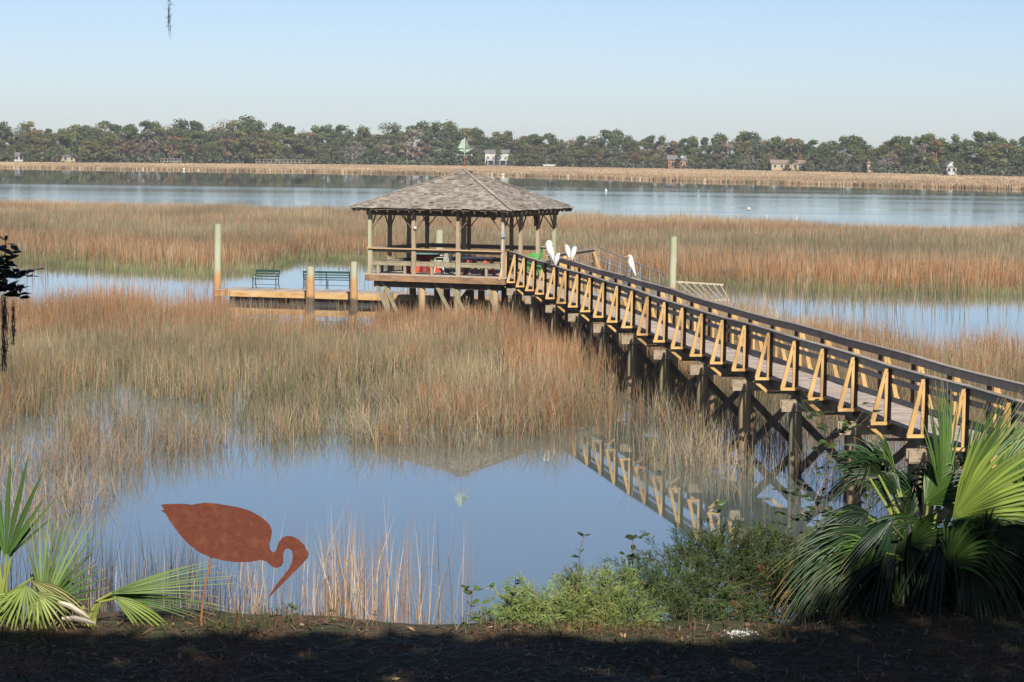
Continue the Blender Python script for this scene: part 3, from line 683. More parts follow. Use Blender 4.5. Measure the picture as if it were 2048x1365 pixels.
for s, off in ((1, 0.0), (-1, -WW)):
    for k in range(0 if s == 1 else 2, NK):
        o = off + s*.045
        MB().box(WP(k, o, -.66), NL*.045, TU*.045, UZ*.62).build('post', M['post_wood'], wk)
        t = TU*.066; q = MB()
        e0 = off+s*.075; j1, j2, j3 = [random.uniform(-.014, .014) for _ in range(3)]; t = t+TU*random.uniform(0, .012)
        q.prism([WP(k, e0+s*.025, -.05+j2)+t-TU*.002, WP(k, e0+s*.09, -.05+j2)+t-TU*.002, WP(k, e0+s*(.355+j1), -1.10)+t-TU*.002, WP(k, e0+s*(.25+j1), -1.10)+t-TU*.002], TU*.036)
        q.prism([WP(k, e0+s*.08, -.2)+t, WP(k, e0+s*.02, -.10)+t, WP(k, e0+s*.02, -1.1)+t, WP(k, e0+s*.08, -1.1)+t], TU*.034)
        q.prism([WP(k, e0-s*.09, -1.102)+t-TU*.004, WP(k, e0+s*.365, -1.102)+t-TU*.004, WP(k, e0+s*.365, -1.165)+t-TU*.004, WP(k, e0-s*.09, -1.165)+t-TU*.004], TU*.085)
        q.build('bracket', M['new_wood'], wk)
        if k % 2 == 0:
            MB().beam(WP(k, e0+s*.36, -1.185), WP(k, e0+s*.0, -1.48), .04, .07).build('outrigger_brace', M['new_wood'], wk)
            if s == 1: MB().beam(WP(k, e0+.05, -1.47), WP(k, -WW-.1, -1.47), .09, .05).build('crossbeam', M['beam_wood'], wk)
for k in range(1, NK, 2):
    kk = k+.09
    for s, off in ((1, .10), (-1, -WW-.04)):
        jx = random.uniform(-.03, .03)
        a = WP(kk, off, 0); MB().tube([Vector((a.x+jx, a.y, -1.2)), Vector((a.x+jx*.4, a.y, .9)), Vector((a.x, a.y, a.z-1.36))], [.155, .15, .14], 12).build('piling', M['pile'], wk, smooth=True)
    for j, e in ((-1, .42), (1, .47)):
        c0 = WP(kk, e, -1.50)+TU*.165*j; c1 = WP(kk, -WW-.3, -1.50)+TU*.165*j
        cb = MB().beam(c0, c1, .05, .24); cb.build('cap_beam', M['block_wood'], wk)
    a = WP(kk, .05, -1.7); b = WP(kk, -WW-.05, -1.7)
    for j, (p, q) in ((-1, (a, b)), (1, (b, a))):
        lo = .1 if k < 20 else .25
        MB().beam(p+TU*.18*j, Vector((q.x, q.y, lo))+TU*.18*j, .05, .17).build('cross_brace', M['beam_wood'], wk)
# little solar path lamps and fixtures on the walkway
def solar(px, py, Y, label):
    p = P(px, py, Y=Y); t = thing('solar_lamp', p, label, 'lamp', 'small solar lamps along the walkway')
    MB().tube([p, p+UZ*.20], .012, 6).build('stake', M['black'], t)
    MB().lathe(p+UZ*.19, [(.02, 0), (.035, .05), (.075, .055), (.07, .075), (.01, .095)], 12).build('lamp_head', M['black'], t)
solar(1767, 790, 52.5, 'black mushroom solar lamp on the walkway deck, nearest to the shore')
solar(1639, 747, 58.5, 'black solar lamp on the walkway deck, middle one of three')
solar(1533, 712, 64.5, 'black solar lamp on the walkway deck, nearest to the gazebo')
def coil(px, py, Y, label):
    p = P(px, py, Y=Y); t = thing('coiled_spring', p, label, 'spring')
    MB().tube([p+Vector((math.cos(a*1.1)*.045, math.sin(a*1.1)*.045, a*.012)) for a in np.linspace(0, 22, 40)], .01, 5).build('coil', M['iron'], t)
coil(1471, 681, 67.5, 'small black spiral hanging by the far rail, halfway along the walkway')

# side platform by the gazebo with its orange rails
pf = thing('side_platform', (2.4, 101, 0), 'small landing beside the gazebo leading to the gangway, with orange bracket rails', 'platform')
A0 = WP(1.2, -WW-.03); A0.z = 2.08; A1 = Vector((3.34, 105.7, 2.08)); B1 = G(GS+.15, GS, 2.08); B0 = G(GS+.15, -GS+1.2, 2.08)
MB().prism([Vector((1.33, 97.4, 2.06)), Vector((3.5, 105.9, 2.06)), Vector((B1.x, B1.y, 2.06)), Vector((B0.x, B0.y, 2.06))], UZ*.04).build('deck', M['deck_wood'], pf)
q0 = Vector((1.32, 98.6, 3.16)); q1 = Vector((3.36, 105.7, 3.16)); dq = (q1-q0).normalized()
MB().beam(q0, q1, .15, .04).build('handrail_cap', M['cap_wood'], pf)
MB().beam(q0-UZ*.1, q1-UZ*.1, .04, .14).build('top_rail', M['gz_post'], pf)
MB().beam(q0-UZ*.5, q1-UZ*.5, .04, .12).build('middle_rail', M['gz_post'], pf)
nd = Vector((dq.y, -dq.x, 0))
for t in (.12, .5, .98):
    p = q0.lerp(q1, t)
    MB().beam(p-UZ*1.2, p-UZ*.1, .1, .1, up=dq).build('post', M['post_wood'], pf)
    MB().beam(p+nd*.06-dq*.08-UZ*.1, p+nd*.42-dq*.08-UZ*1.12, .04, .13).build('bracket', M['new_wood'], pf)
    MB().beam(p-nd*.05-dq*.08-UZ*1.12, p+nd*.46-dq*.08-UZ*1.12, .04, .07).build('bracket_foot', M['new_wood'], pf)
MB().box(P(1135, 535, Y=97.6)+UZ*.02, X1*.17, Y1*.05, UZ*.42).build('corner_board', M['new_wood'], pf)
for t in (.2, .9):
    p = q0.lerp(q1, t); MB().tube([Vector((p.x, p.y, -1)), Vector((p.x, p.y, 2.0))], .14, 10).build('piling', M['pile'], pf, smooth=True)

# gangway
g0 = Vector((2.95, 106.2, 2.1)); g1 = Vector((6.35, 114.2, .62)); gd = (g1-g0).normalized(); gs = Vector((gd.y, -gd.x, 0)).normalized()
gw = thing('gangway', g0, 'silver aluminium gangway ramp with curved handrails sloping down to the floating dock', 'gangway')
MB().beam(g0, g1, .95, .05).build('ramp', M['alum'], gw)
for s in (-1, 1):
    o = gs*.5*s
    MB().tube([g0+o+UZ*.15-gd*.1, g0+o+UZ*.9-gd*.12, g0+o+UZ*1.12, g0+o+UZ*1.17+gd*.25, g1+o+UZ*1.1-gd*.3, g1+o+UZ*.98, g1+o+UZ*.7], .028, 8).build('handrail', M['alum'], gw, smooth=True)
    MB().tube([g0+o+UZ*.62, g1+o+UZ*.6], .022, 6).build('middle_rail', M['alum'], gw)
    MB().tube([g0+o+UZ*.12, g1+o+UZ*.1], .03, 6).build('side_rail', M['alum'], gw)
    for k in range(7):
        p = g0.lerp(g1, (k+.4)/7); MB().tube([p+o, p+o+UZ*1.12], .024, 6).build('upright', M['alum'], gw)
        r = g0.lerp(g1, min(1, (k+1.2)/7)); MB().tube([p+o+UZ*1.1, r+o+UZ*.1], .014, 5).build('diagonal_strut', M['alum'], gw)

# floating dock
d0 = Vector((-13.85, 118.75, 0)); dd = Vector((7.9, -2.15, 0)).normalized(); dn = Vector((-dd.y, dd.x, 0)); DZ = .56
dock = thing('floating_dock', d0+dd*10, 'low floating wooden dock carrying two green benches left of the gazebo', 'dock')
s = MB(); 
for k in range(150):
    s.box(d0+dd*(.07+k*.147)+dn*1.25+UZ*(DZ-.018+random.uniform(-.002, .002)), dd*.069, dn*1.25, UZ*.018)
s.build('deck', M['deck_wood'], dock)
for o, nm in ((-.03, 'fascia_board'), (2.53, 'fascia_board')):
    MB().beam(d0+dn*o+UZ*(DZ-.155)+dd*.0, d0+dd*22+dn*o+UZ*(DZ-.155), .05, .28).build(nm, M['dock_face'], dock)
MB().beam(d0-dd*.03+UZ*(DZ-.155), d0-dd*.03+dn*2.5+UZ*(DZ-.155), .05, .28).build('end_board', M['dock_face'], dock)
for k in range(7):
    MB().box(d0+dd*(1.8+3.0*k)+dn*1.25+UZ*.12, dd*1.2, dn*1.1, UZ*.135).build('float_tub', M['float_black'], dock)
def bench(px, py, L, rz, seatf, label, facing):
    c = P(px, py, z=DZ); t = thing('park_bench', c, label, 'bench', 'green slatted benches on the floating dock')
    u = Vector((math.cos(rz), math.sin(rz), 0)); f = Vector((-u.y, u.x, 0))*facing
    for z, y in ((.44, .22), (.445, .12), (.44, .02), (.44, -.08)):
        MB().beam(c+u*-L/2+f*y+UZ*z, c+u*L/2+f*y+UZ*z, .07, .025).build('seat_slat', M['bench_green'], t)
    for z, y, w in ((.56, -.16, .06), (.68, -.19, .06), (.81, -.23, .11)):
        MB().beam(c+u*-L/2+f*y+UZ*z, c+u*L/2+f*y+UZ*z, .025, w).build('back_slat', M['bench_green'], t)
    for e in ((-1, 1) if L < 2 else (-1, 0, 1)):
        p = c+u*(L/2-.03)*e
        MB().tube([p+f*.26, p+f*.2+UZ*.2, p+f*.24+UZ*.42], .022, 6).build('leg', M['iron'], t)
        MB().tube([p-f*.24, p-f*.13+UZ*.2, p-f*.12+UZ*.44, p-f*.24+UZ*.85], .022, 6).build('leg', M['iron'], t)
        if e: MB().tube([p-f*.17+UZ*.62, p+f*.1+UZ*.64, p+f*.24+UZ*.6, p+f*.22+UZ*.42], .016, 6).build('armrest', M['iron'], t)
    MB().tube([c+u*-L/2+UZ*.18, c+u*L/2+UZ*.18], .012, 5).build('stretcher', M['iron'], t)
bench(532, 577, 1.22, math.atan2(-.02, 1)-.25, 0, 'shorter dark green park bench on the dock, nearer its left end', -1)
bench(654, 579, 2.25, math.atan2(dd.y, dd.x)+.16, 0, 'longer dark green park bench seen from behind on the dock between two short pilings', 1)

# free pilings
def piling(px, ptop, pbase_rust, Y, r, label, wet=.35, zr=None):
    b = P(px, 600, Y=Y); top = P(px, ptop, Y=Y).z; zr = P(px, pbase_rust, Y=Y).z
    t = thing('mooring_piling', (b.x, b.y, 0), label, 'piling', 'pilings beside the floating dock')
    x, y = b.x, b.y; j = lambda: random.uniform(-.012, .012)
    MB().tube([(x, y, -1.5), (x+j(), y, .3), (x+j(), y, (zr+.3)/2), (x+j(), y, zr), (x+j(), y, (zr+top)/2), (x, y, top-.03)], [r*1.08, r*1.06, r*1.04, r*1.03, r*1.01, r], 16, False).build('shaft', M['tide'], t, smooth=True)
    MB().lathe((x, y, top-.03), [(r, 0), (r*.93, .03), (r*.5, .035)], 16).build('cut_top', M['block_wood'], t)
piling(435, 448, 535, 120.2, .18, 'tall green piling at the left end of the floating dock')
piling(620.5, 533, 560, 116.8, .19, 'short green piling before the long bench, left one of the short pair', .3)
piling(707.5, 523, 556, 116.0, .165, 'short green piling between the long bench and the gazebo')
piling(877, 460, 560, 121.0, .2, 'green piling seen through the gazebo posts')
piling(1345, 473, 540, 111.5, .165, 'tall pale green piling right of the gangway, behind the walkway')

# leaning rack of slats
rk0 = P(1352, 564, Y=112.5); rk1 = P(1447, 570, Y=112.0)
rk = thing('leaning_ladder', Vector((rk0.x, rk0.y, .5)), 'pale wooden ladder lying beside the tall piling behind the walkway', 'ladder')
lo0 = P(1398, 602, Y=110.8); lo1 = P(1458, 600, Y=110.8)
MB().beam(rk0, rk1, .05, .07).build('side_rail', M['slat'], rk); MB().beam(lo0, lo1, .05, .07).build('side_rail', M['slat'], rk)
for k in range(7):
    t = k/6; a = rk0.lerp(rk1, t*.9+.02); b = lo0.lerp(lo1, t*.98+.01); MB().beam(a, b, .04, .05).build('rung', M['slat'], rk)
for p in (lo0, lo1): MB().tube([Vector((p.x, p.y, -1)), p], .04, 6).build('stake', M['slat'], rk)

# white stakes and buoys on the river
for i, (px, py, Y, lb) in enumerate(((1534, 437, 268, 'thin upright white stake at the river edge, left of a leaning one'), (1590, 438, 262, 'thin leaning white stake at the river edge, rightmost of the white markers'))):
    p = P(px, py+6, Y=Y); p.z = -.3
    t = MB(); t.tube([p, P(px+(4 if i else 0), py-7, Y=Y)], .05, 6); o = t.build('marker_stake', M['white'], loc=p); tag(o, lb, 'stake', 'white stakes at the river edge')
for px, py, lb in ((368, 341, 'small white buoy floating on the river near the far shore, left part of the river'), (1006, 352, 'small white buoy floating just right of the gazebo roof peak'), (1212, 383, 'small white buoy floating in mid river right of the gazebo')):
    p = P(px, py, z=0); r = .0016*p.y*.3
    t = thing('buoy', p, lb, 'buoy', 'small white buoys on the river')
    MB().lathe(p-UZ*.1, [(.02, 0), (r, r*.6), (r, r*1.3), (r*.4, r*2), (.02, r*2.1)], 12).build('float', M['white'], t); MB().tube([p+UZ*r*1.8, p+UZ*r*2.5], .05, 6).build('handle', M['white'], t)
p = P(1497, 437, Y=270); p.z = 1.1
o = MB().lathe(p, [(.1, 0), (.25, .1), (.2, .3), (.02, .4)], 8).build('marker_float', M['siding'], loc=p); tag(o, 'pale float caught in the grass tops at the river edge', 'float')

# ------------------------------------------------------------------ egrets
def egret(px, py, Y, rz, hgt, pose, label):
    f = P(px, py, Y=Y); t = thing('egret', f, label, 'egret', 'white egrets perched on the walkway rails')
    d = Vector((math.cos(rz), math.sin(rz), 0)); s = hgt
    def Q(a, z): return f + d*a*s + UZ*z*s
    if pose == 'preen':
        path = [(-.08, .10, .035), (-.075, .19, .075), (-.05, .32, .11), (.01, .47, .135), (.05, .60, .135), (.05, .70, .11), (.02, .77, .085), (.04, .83, .075), (.10, .84, .062), (.15, .79, .05), (.17, .71, .04), (.15, .64, .03)]
        bill = [(.15, .65), (.11, .5)]
    elif pose == 'crouch':
        path = [(-.09, .03, .035), (-.085, .12, .075), (-.07, .26, .105), (-.03, .40, .14), (0, .54, .145), (.03, .65, .12), (.06, .73, .085), (.10, .76, .062), (.145, .73, .045), (.16, .66, .03)]
        bill = [(.18, .65), (.14, .5)]
    else:
        path = [(-.20, .02, .012), (-.15, .16, .05), (-.08, .32, .09), (-.02, .48, .12), (.02, .62, .125), (.02, .73, .10), (.01, .80, .075), (.03, .86, .055), (.07, .885, .05), (.11, .88, .042), (.15, .87, .018)]
        bill = [(.14, .872), (.30, .855)]
    # smooth the path
    pts = []; rad = []
    for i in range(len(path)-1):
        p0 = path[max(i-1, 0)]; p1 = path[i]; p2 = path[i+1]; p3 = path[min(i+2, len(path)-1)]
        for u in (0, .33, .67):
            v = [.5*((2*p1[j])+(-p0[j]+p2[j])*u+(2*p0[j]-5*p1[j]+4*p2[j]-p3[j])*u*u+(-p0[j]+3*p1[j]-3*p2[j]+p3[j])*u**3) for j in range(3)]
            pts.append(Q(v[0], v[1])); rad.append(max(v[2], .008)*s*1.05)
    pts.append(Q(path[-1][0], path[-1][1])); rad.append(path[-1][2]*s)
    MB().tube(pts, rad, 14).build('body', M['feather'], t, smooth=True)
    MB().tube([Q(*bill[0]), Q(*bill[1])], [.016*s, .003], 6).build('bill', M['bill'], t)
    sd = Vector((-d.y, d.x, 0))
    for q in (-1, 1):
        wg = [Q(-.14, .03)+sd*.03*q*s, Q(-.11, .2)+sd*.085*q*s, Q(-.04, .42)+sd*.115*q*s, Q(.03, .58)+sd*.10*q*s]
        MB().tube(wg, [.01*s, .04*s, .055*s, .02*s], 8).build('wing', M['feather'], t, smooth=True)
        MB().tube([f+sd*.04*q*s, Q(.01, .14)+sd*.04*q*s, Q(-.02, .30)+sd*.045*q*s], .009*s+.002, 6).build('leg', M['leg_black'], t)
        for a in (-.5, 0, .5):
            MB().tube([f+sd*.04*q*s+UZ*.006, f+sd*.04*q*s+(d*math.cos(a)+sd*math.sin(a))*.07*s+UZ*.004], .006, 4).build('toe', M['leg_black'], t)
def on_near(px):
    best = min(np.linspace(0, 25, 2000), key=lambda k: abs(proj(*[np.array(c) for c in WP(k, .03)])[0]-px)); p = WP(best, .03); x, y = proj(np.array(p.x), np.array(p.y), np.array(p.z)); return float(y), p.y
def on_far(px):
    best = min(np.linspace(0, 25, 2000), key=lambda k: abs(proj(*[np.array(c) for c in WP(k, -WW-.03)])[0]-px)); p = WP(best, -WW-.03); x, y = proj(np.array(p.x), np.array(p.y), np.array(p.z)); return float(y), p.y
for px, rail, rz, hg, pose, lb in (
        (1101, on_near, 2.9, .93, 'preen', 'tallest white egret, preening on the near handrail beside the green chairs'),
        (1114, on_near, -.4, .58, 'crouch', 'small crouched white egret on the near handrail at the foot of the tallest one'),
        (1135, on_far, 2.6, .69, 'crouch', 'hunched white egret, left of the two side by side on the far handrail'),
        (1147, on_far, .3, .66, 'crouch', 'hunched white egret, right of the two side by side on the far handrail'),
        (1262, on_far, 3.25, .78, 'stand', 'lone white egret with yellow bill facing left on the far handrail')):
    y, Y = rail(px); egret(px, y, Y, rz, hg, pose, lb)
# ------------------------------------------------------------------ rusted bird cut-out
bz = [(870,408),(885,403),(990,400),(1035,406),(1100,395),(1160,398),(1220,408),(1290,420),(1350,438),(1400,465),(1435,490),(1458,515),(1470,545),(1466,580),(1456,620),(1460,650),(1475,665),(1490,655),(1497,640),(1505,610),(1525,585),(1550,574),(1580,577),(1615,595),(1645,625),(1668,670),(1662,695),(1620,740),(1560,800),(1500,860),(1448,915),(1465,880),(1510,815),(1560,755),(1578,715),(1583,680),(1578,655),(1562,643),(1545,645),(1534,660),(1530,685),(1532,715),(1522,738),(1495,748),(1470,740),(1440,712),(1410,704),(1350,715),(1270,716),(1200,706),(1140,690),(1080,665),(1020,620),(970,565),(925,505),(895,455),(870,436),(888,434)]
BY = 15.62
pts = [P(x/2.703, 860+y/2.703, Y=BY) for x, y in bz]
ft = P(396, 1262, Y=BY)
bird = thing('garden_bird', Vector((ft.x, ft.y, 4.25)), 'rust red steel cut-out of a bending ibis on a thin rod at the bank edge', 'garden ornament')
def cutout(mb, pts, d):
    import mathutils
    n = len(pts); tri = mathutils.geometry.tessellate_polygon([pts]); b = len(mb.v); mb.v += pts+[p+d for p in pts]
    for t in tri: mb.f.append((b+t[0], b+t[1], b+t[2])); mb.f.append((b+n+t[2], b+n+t[1], b+n+t[0]))
    for i in range(n): j = (i+1) % n; mb.f.append((b+i, b+j, b+n+j, b+n+i))
bm_ = MB(); cutout(bm_, pts, Vector((0, .006, 0))); bm_.build('body', M['rust'], bird)
rtop = P(425, 1095, Y=BY)+Vector((0, .012, 0))
MB().tube([rtop, P(421, 1120, Y=BY)+Vector((0, .012, 0)), P(407, 1190, Y=BY)+Vector((0, .012, 0)), ft-UZ*.12], .007, 8).build('rod', M['rust_rod'], bird)

# ------------------------------------------------------------------ palmettos
def fan(root_v, dirv, upv, R, nseg, spread, droop, col, out, fold=.75, wmul=1.0, keep=1.0):
    """one fan leaf: segments radiating from root_v; appended to out=(V,T,C)"""
    dirv = dirv.normalized(); side = dirv.cross(upv).normalized(); nrm = side.cross(dirv).normalized()
    V, T, Cc = out
    for i in range(nseg):
        if random.random() > keep: continue
        a = -spread/2+spread*i/(nseg-1); l = R*(1-.30*abs(a/spread*2)**2)*random.uniform(.9, 1.06)
        d = dirv*math.cos(a)+side*math.sin(a); sd = (side*math.cos(a)-dirv*math.sin(a))
        wmax = R*spread/nseg*.66*wmul
        dr = droop*random.uniform(.6, 1.5); k = 6; b = len(V); c = np.array(col)*random.uniform(.6, 1.35); jr = random.uniform(-.035, .035)
        for j in range(k+1):
            t = j/k; w = wmax*(t/.38 if t < .38 else (1-(t-.38)/.62)**.9)*.5+.0012
            p = root_v+d*l*t+Vector((0, 0, -1))*dr*l*max(0, t-.25)**2 + nrm*(.10*l*math.cos(a*.9)*t*(1-t)+jr*t*t)
            sg = 1 if i % 2 else -1
            V += [p-sd*w+nrm*w*fold, p-nrm*w*fold*.6, p+sd*w+nrm*w*fold]
            cc = c*(1.0 if t < .85 else 1.0)
            if t > .93: cc = np.array((.35, .25, .1))
            Cc += [cc]*3
        for j in range(k):
            q = b+j*3; T += [(q, q+1, q+4, q+3), (q+1, q+2, q+5, q+4)]
def palm(name, base, leaves, label, cat, group=None, wm=1.0, petcol=(.16, .25, .05), stub=True):
    t = thing(name, base, label, cat, group)
    for L in leaves:
        hub, dirv, up, R, nseg, spread, droop, col = L[:8]; keep = L[8] if len(L) > 8 else 1
        out = ([], [], []); fan(hub, dirv, up, R, nseg, spread, droop, col, out, keep=keep, wmul=wm)
        o = mesh_np('leaf', np.array([list(v) for v in out[0]]), np.array(out[1]), M['frond'], np.array(out[2])*AK*1.1, t, tuple(base))
        b = MB().tube([base+Vector((random.uniform(-.05, .05), random.uniform(-.05, .05), -.02)), base.lerp(hub, .55)+UZ*.06, hub+dirv.normalized()*.03], [.014, .011, .008], 6)
        b.build('stem', M['petiole'], t)
    return t
M['petiole'] = mat('green_leaf_stem', (.2, .27, .05), .5, (.28, .3, .08), 12)
def L_(px, py, Y, ang, R, n, spread, droop, col, tilt=0.0, face=0.0, keep=1):
    """hub at a pixel, direction ang (degrees, 0=right, 90=up) in the facing plane, tilt towards the viewer"""
    hub = P(px, py, Y=Y); a = math.radians(ang)
    d = Vector((math.cos(a), -tilt, math.sin(a))); fc = math.radians(face)
    view = Vector((math.sin(fc), -math.cos(fc), .25))
    return (hub, d, view, R, n, math.radians(spread), droop, col, keep)
gr = (.075, .145, .03); gr_shade = (.022, .052, .016); gry = (.17, .235, .038); grp = (.17, .25, .085)  # the darkest green has the shade of lower and inner fronds put in
base = P(1845, 1215, Y=16.9); base.z = float(ground_z(np.array(base.x), np.array(base.y)))
leaves = [
    L_(1880, 1000, 16.9, 90, .84, 16, 40, .05, gr, .0, 40), L_(1930, 980, 17.1, 72, .70, 13, 34, .08, gr, .1, -35), L_(1895, 920, 17.3, 97, .50, 10, 40, .1, gr, 0, 50), L_(1930, 960, 17.2, 60, .75, 14, 44, .15, gr, 0, 45),
    L_(1820, 1090, 16.3, 30, .55, 20, 90, .9, gr, .3, 30), L_(1900, 1130, 16.1, 60, .5, 18, 110, .8, gr, .3, -20), L_(1960, 1110, 16.3, 100, .5, 18, 100, .8, gr_shade, .3, 30), L_(1760, 1120, 16.2, 160, .5, 20, 80, .9, gr, .3, 10),
    L_(1905, 1035, 16.5, 18, .95, 30, 120, .30, gry, .15, 20), L_(1905, 1042, 16.4, -34, .66, 24, 100, .6, gr, .35, 10),
    L_(1850, 1010, 16.9, 50, .60, 20, 90, .8, gr, .2, -40), L_(1745, 1055, 16.5, 176, .62, 24, 70, .7, gr, .25, -35), L_(1745, 1060, 16.3, 196, .74, 26, 66, .9, gr_shade, .3, -30),
    L_(1710, 1110, 16.2, 212, .62, 22, 60, .8, gr_shade, .35, 30), L_(1800, 985, 17.1, 140, .42, 16, 90, 1.1, gr_shade, .1, 40), L_(1790, 950, 17.2, 112, .46, 14, 46, .5, gr, .1, 65),
    L_(1990, 960, 17.3, 35, .8, 22, 90, .35, gr, .0, -35), L_(2100, 1050, 16.8, 60, .9, 26, 110, .3, gr, 0, 0), L_(2040, 1100, 16.5, 320, .6, 20, 110, .5, gr_shade, .2, 30),
]
random.seed(31)
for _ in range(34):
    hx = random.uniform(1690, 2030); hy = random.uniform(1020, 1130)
    leaves.append(L_(hx, hy, random.uniform(16.1, 17.0), random.uniform(195, 265) if hx < 1850 else random.uniform(225, 330), random.uniform(.40, .64), 16, random.uniform(60, 110), random.uniform(.6, 1.5), tuple(c*random.uniform(.6, 1.2) for c in gr_shade), random.uniform(.1, .5), random.uniform(-65, 65), .85))
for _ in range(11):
    hx = random.uniform(1720, 1900); leaves.append(L_(hx, random.uniform(930, 1040), random.uniform(17, 17.5), random.uniform(70, 160), random.uniform(.35, .55), 16, random.uniform(50, 100), random.uniform(.6, 1.6), tuple(c*random.uniform(.8, 1.4) for c in gr_shade), .1, random.uniform(-60, 60), .9))
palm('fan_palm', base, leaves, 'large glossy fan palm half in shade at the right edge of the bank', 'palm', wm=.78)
b1 = P(5, 1258, Y=15.75); b1.z = 4.22
palm('palmetto', b1, [L_(12, 1118, 15.75, 82, .76, 6, 48, .03, gr, 0, 0), L_(0, 1120, 15.8, 115, .6, 5, 50, .1, gr), L_(18, 1114, 15.8, 52, .55, 3, 18, .05, gr), L_(60, 1150, 15.75, -30, .42, 8, 70, .5, gr_shade)],
     'upright pale green palmetto cut off by the left edge', 'palmetto', 'palmettos at the left end of the bank', wm=.5)
b2 = P(80, 1252, Y=15.6); b2.z = 4.22
palm('palmetto', b2, [L_(88, 1215, 15.6, 66, .70, 9, 42, .04, grp, .05, 0), L_(85, 1205, 15.7, 86, .62, 7, 35, .05, grp), L_(92, 1215, 15.55, 38, .5, 7, 45, .12, gr), L_(52, 1170, 15.5, 262, .28, 12, 120, .2, (.2, .27, .06), .2), L_(40, 1190, 15.55, 225, .3, 12, 100, .3, (.2, .27, .06), .2), L_(75, 1185, 15.5, -60, .30, 12, 110, .3, (.22, .27, .07), .2), L_(60, 1160, 15.55, -25, .5, 6, 30, .55, (.2, .2, .06), .1)],
     'bushy palmetto with yellowed drooping leaf bases left of the rusted bird', 'palmetto', 'palmettos at the left end of the bank', wm=.5)
b3 = P(170, 1250, Y=15.7); b3.z = 4.2
palm('palmetto', b3, [L_(215, 1188, 15.7, 13, .84, 10, 20, .06, grp, .05, 0), L_(215, 1192, 15.75, -1, .76, 10, 18, .14, gr, .05, 0), L_(160, 1205, 15.65, 200, .35, 10, 70, .5, (.3, .24, .12)), L_(225, 1192, 15.65, -30, .5, 8, 40, .4, gry)],
     'low palmetto fan spreading right towards the rod of the rusted bird', 'palmetto', 'palmettos at the left end of the bank', wm=.5)
for px, py, a in ((140, 1215, -25), (150, 1240, -5)):
    c = P(px, py, Y=15.5); d = Vector((math.cos(math.radians(a)), 0, math.sin(math.radians(a))))
    o = MB().tube([c-d*.08, c+UZ*.01, c+d*.08, c+d*.13-UZ*.01], [.012, .018, .014, .003], 6).build('dead_leaf', M['slat'], loc=c)
    tag(o, 'pale curled dead palm sheath lying lower at the palmetto foot' if a == -5 else 'pale curled dead palm sheath caught upright in the palmetto', 'dead leaf', 'pale dead palm sheaths')

# ------------------------------------------------------------------ junipers
def juniper(blobs, n, label, colm, seedn):
    r = np.random.default_rng(seedn)
    c0 = blobs[0]; base = P(c0[0], c0[1], Y=c0[2]); base = Vector((base.x, base.y, 4.1))
    t = thing('juniper_bush', base, label, 'juniper', 'feathery junipers along the bank edge')
    Vs = []; Ts = []; Cs = []; cnt = 0; stems = MB()
    tot = sum(b[3]*b[4] for b in blobs)
    for (px, py, Y, rx, rz, tone) in blobs:
        c = np.array(P(px, py, Y=Y)); m = int(n*rx*rz/tot)
        stems.tube([base+Vector((random.uniform(-.2, .2), 0, -.1)), base.lerp(Vector(c), .5)+UZ*random.uniform(-.05, .05), Vector(c)+UZ*rz*.3], [.02, .012, .004], 6)
        for _ in range(5):
            e = Vector(c)+Vector((random.uniform(-rx, rx), random.uniform(-.2, .05), random.uniform(-rz*.7, rz*.7)))
            stems.tube([base.lerp(Vector(c), .45), base.lerp(e, .75)+UZ*.02, e], [.010, .007, .003], 5)
        for _ in range(max(4, m//20)):
            u = r.normal(size=3); u /= np.linalg.norm(u)
            rad = r.uniform(.3, 1.0)**.5*(1+.16*r.normal())
            bc = c + u*np.array([rx, min(rx, .35), rz])*rad
            bd = u*np.array([1, .6, .7]) + np.array([r.normal()*.3, r.normal()*.3-.15, .55]); bd /= np.linalg.norm(bd)
            bcol = np.array(colm)*tone*r.uniform(.6, 1.35)*np.array([r.uniform(.85, 1.2), 1, r.uniform(.8, 1.1)])
            if r.random() < .012: bcol = np.array((.20, .10, .045))
            for _ in range(20):
                bt = r.uniform(0, 1); p = bc+bd*(bt*.16-.06)+r.normal(size=3)*.028*(1.15-bt)
                d = bd+r.normal(size=3)*.42; d /= np.linalg.norm(d)
                s = np.cross(d, r.normal(size=3)); s /= np.linalg.norm(s); q = np.cross(d, s)
                L = r.uniform(.03, .075); k = 7; cc = bcol*r.uniform(.75, 1.25)
                tt = np.linspace(.05, 1, k); ax = p+np.outer(tt*L, d)+np.outer(tt**2*L*.2, [0, 0, -1.])
                for sg in (-1, 1, 0):
                    side = (s*sg if sg else q)*.7+d*.9; side = side/np.linalg.norm(side)
                    ln = (.016*(1-.5*tt)*r.uniform(.7, 1.2, k))[:, None]; wv_ = (q if sg else s)*.0019
                    Vs.append(np.stack([ax-wv_, ax+wv_, ax+side*ln], 1).reshape(-1, 3)); Ts.append(np.arange(cnt, cnt+3*k).reshape(-1, 3)); cnt += 3*k
                    Cs.append(np.tile(cc, (3*k, 1)))
    mesh_np('foliage', np.concatenate(Vs), np.concatenate(Ts), M['juniper'], np.concatenate(Cs)*AK*1.25, t, tuple(base))
    stems.build('branch', M['twig'], t)
juniper([(1090, 1215, 16.3, .30, .10, 1.15), (1190, 1200, 16.4, .30, .13, 1.1), (1010, 1250, 16.1, .16, .07, 1.0), (1130, 1255, 16.0, .35, .10, .9), (1240, 1240, 16.1, .22, .13, .9), (1060, 1240, 16.1, .2, .09, 1.1)], 10000, 'low pale green juniper spreading left of the taller dark one', (.215, .275, .095), 5)
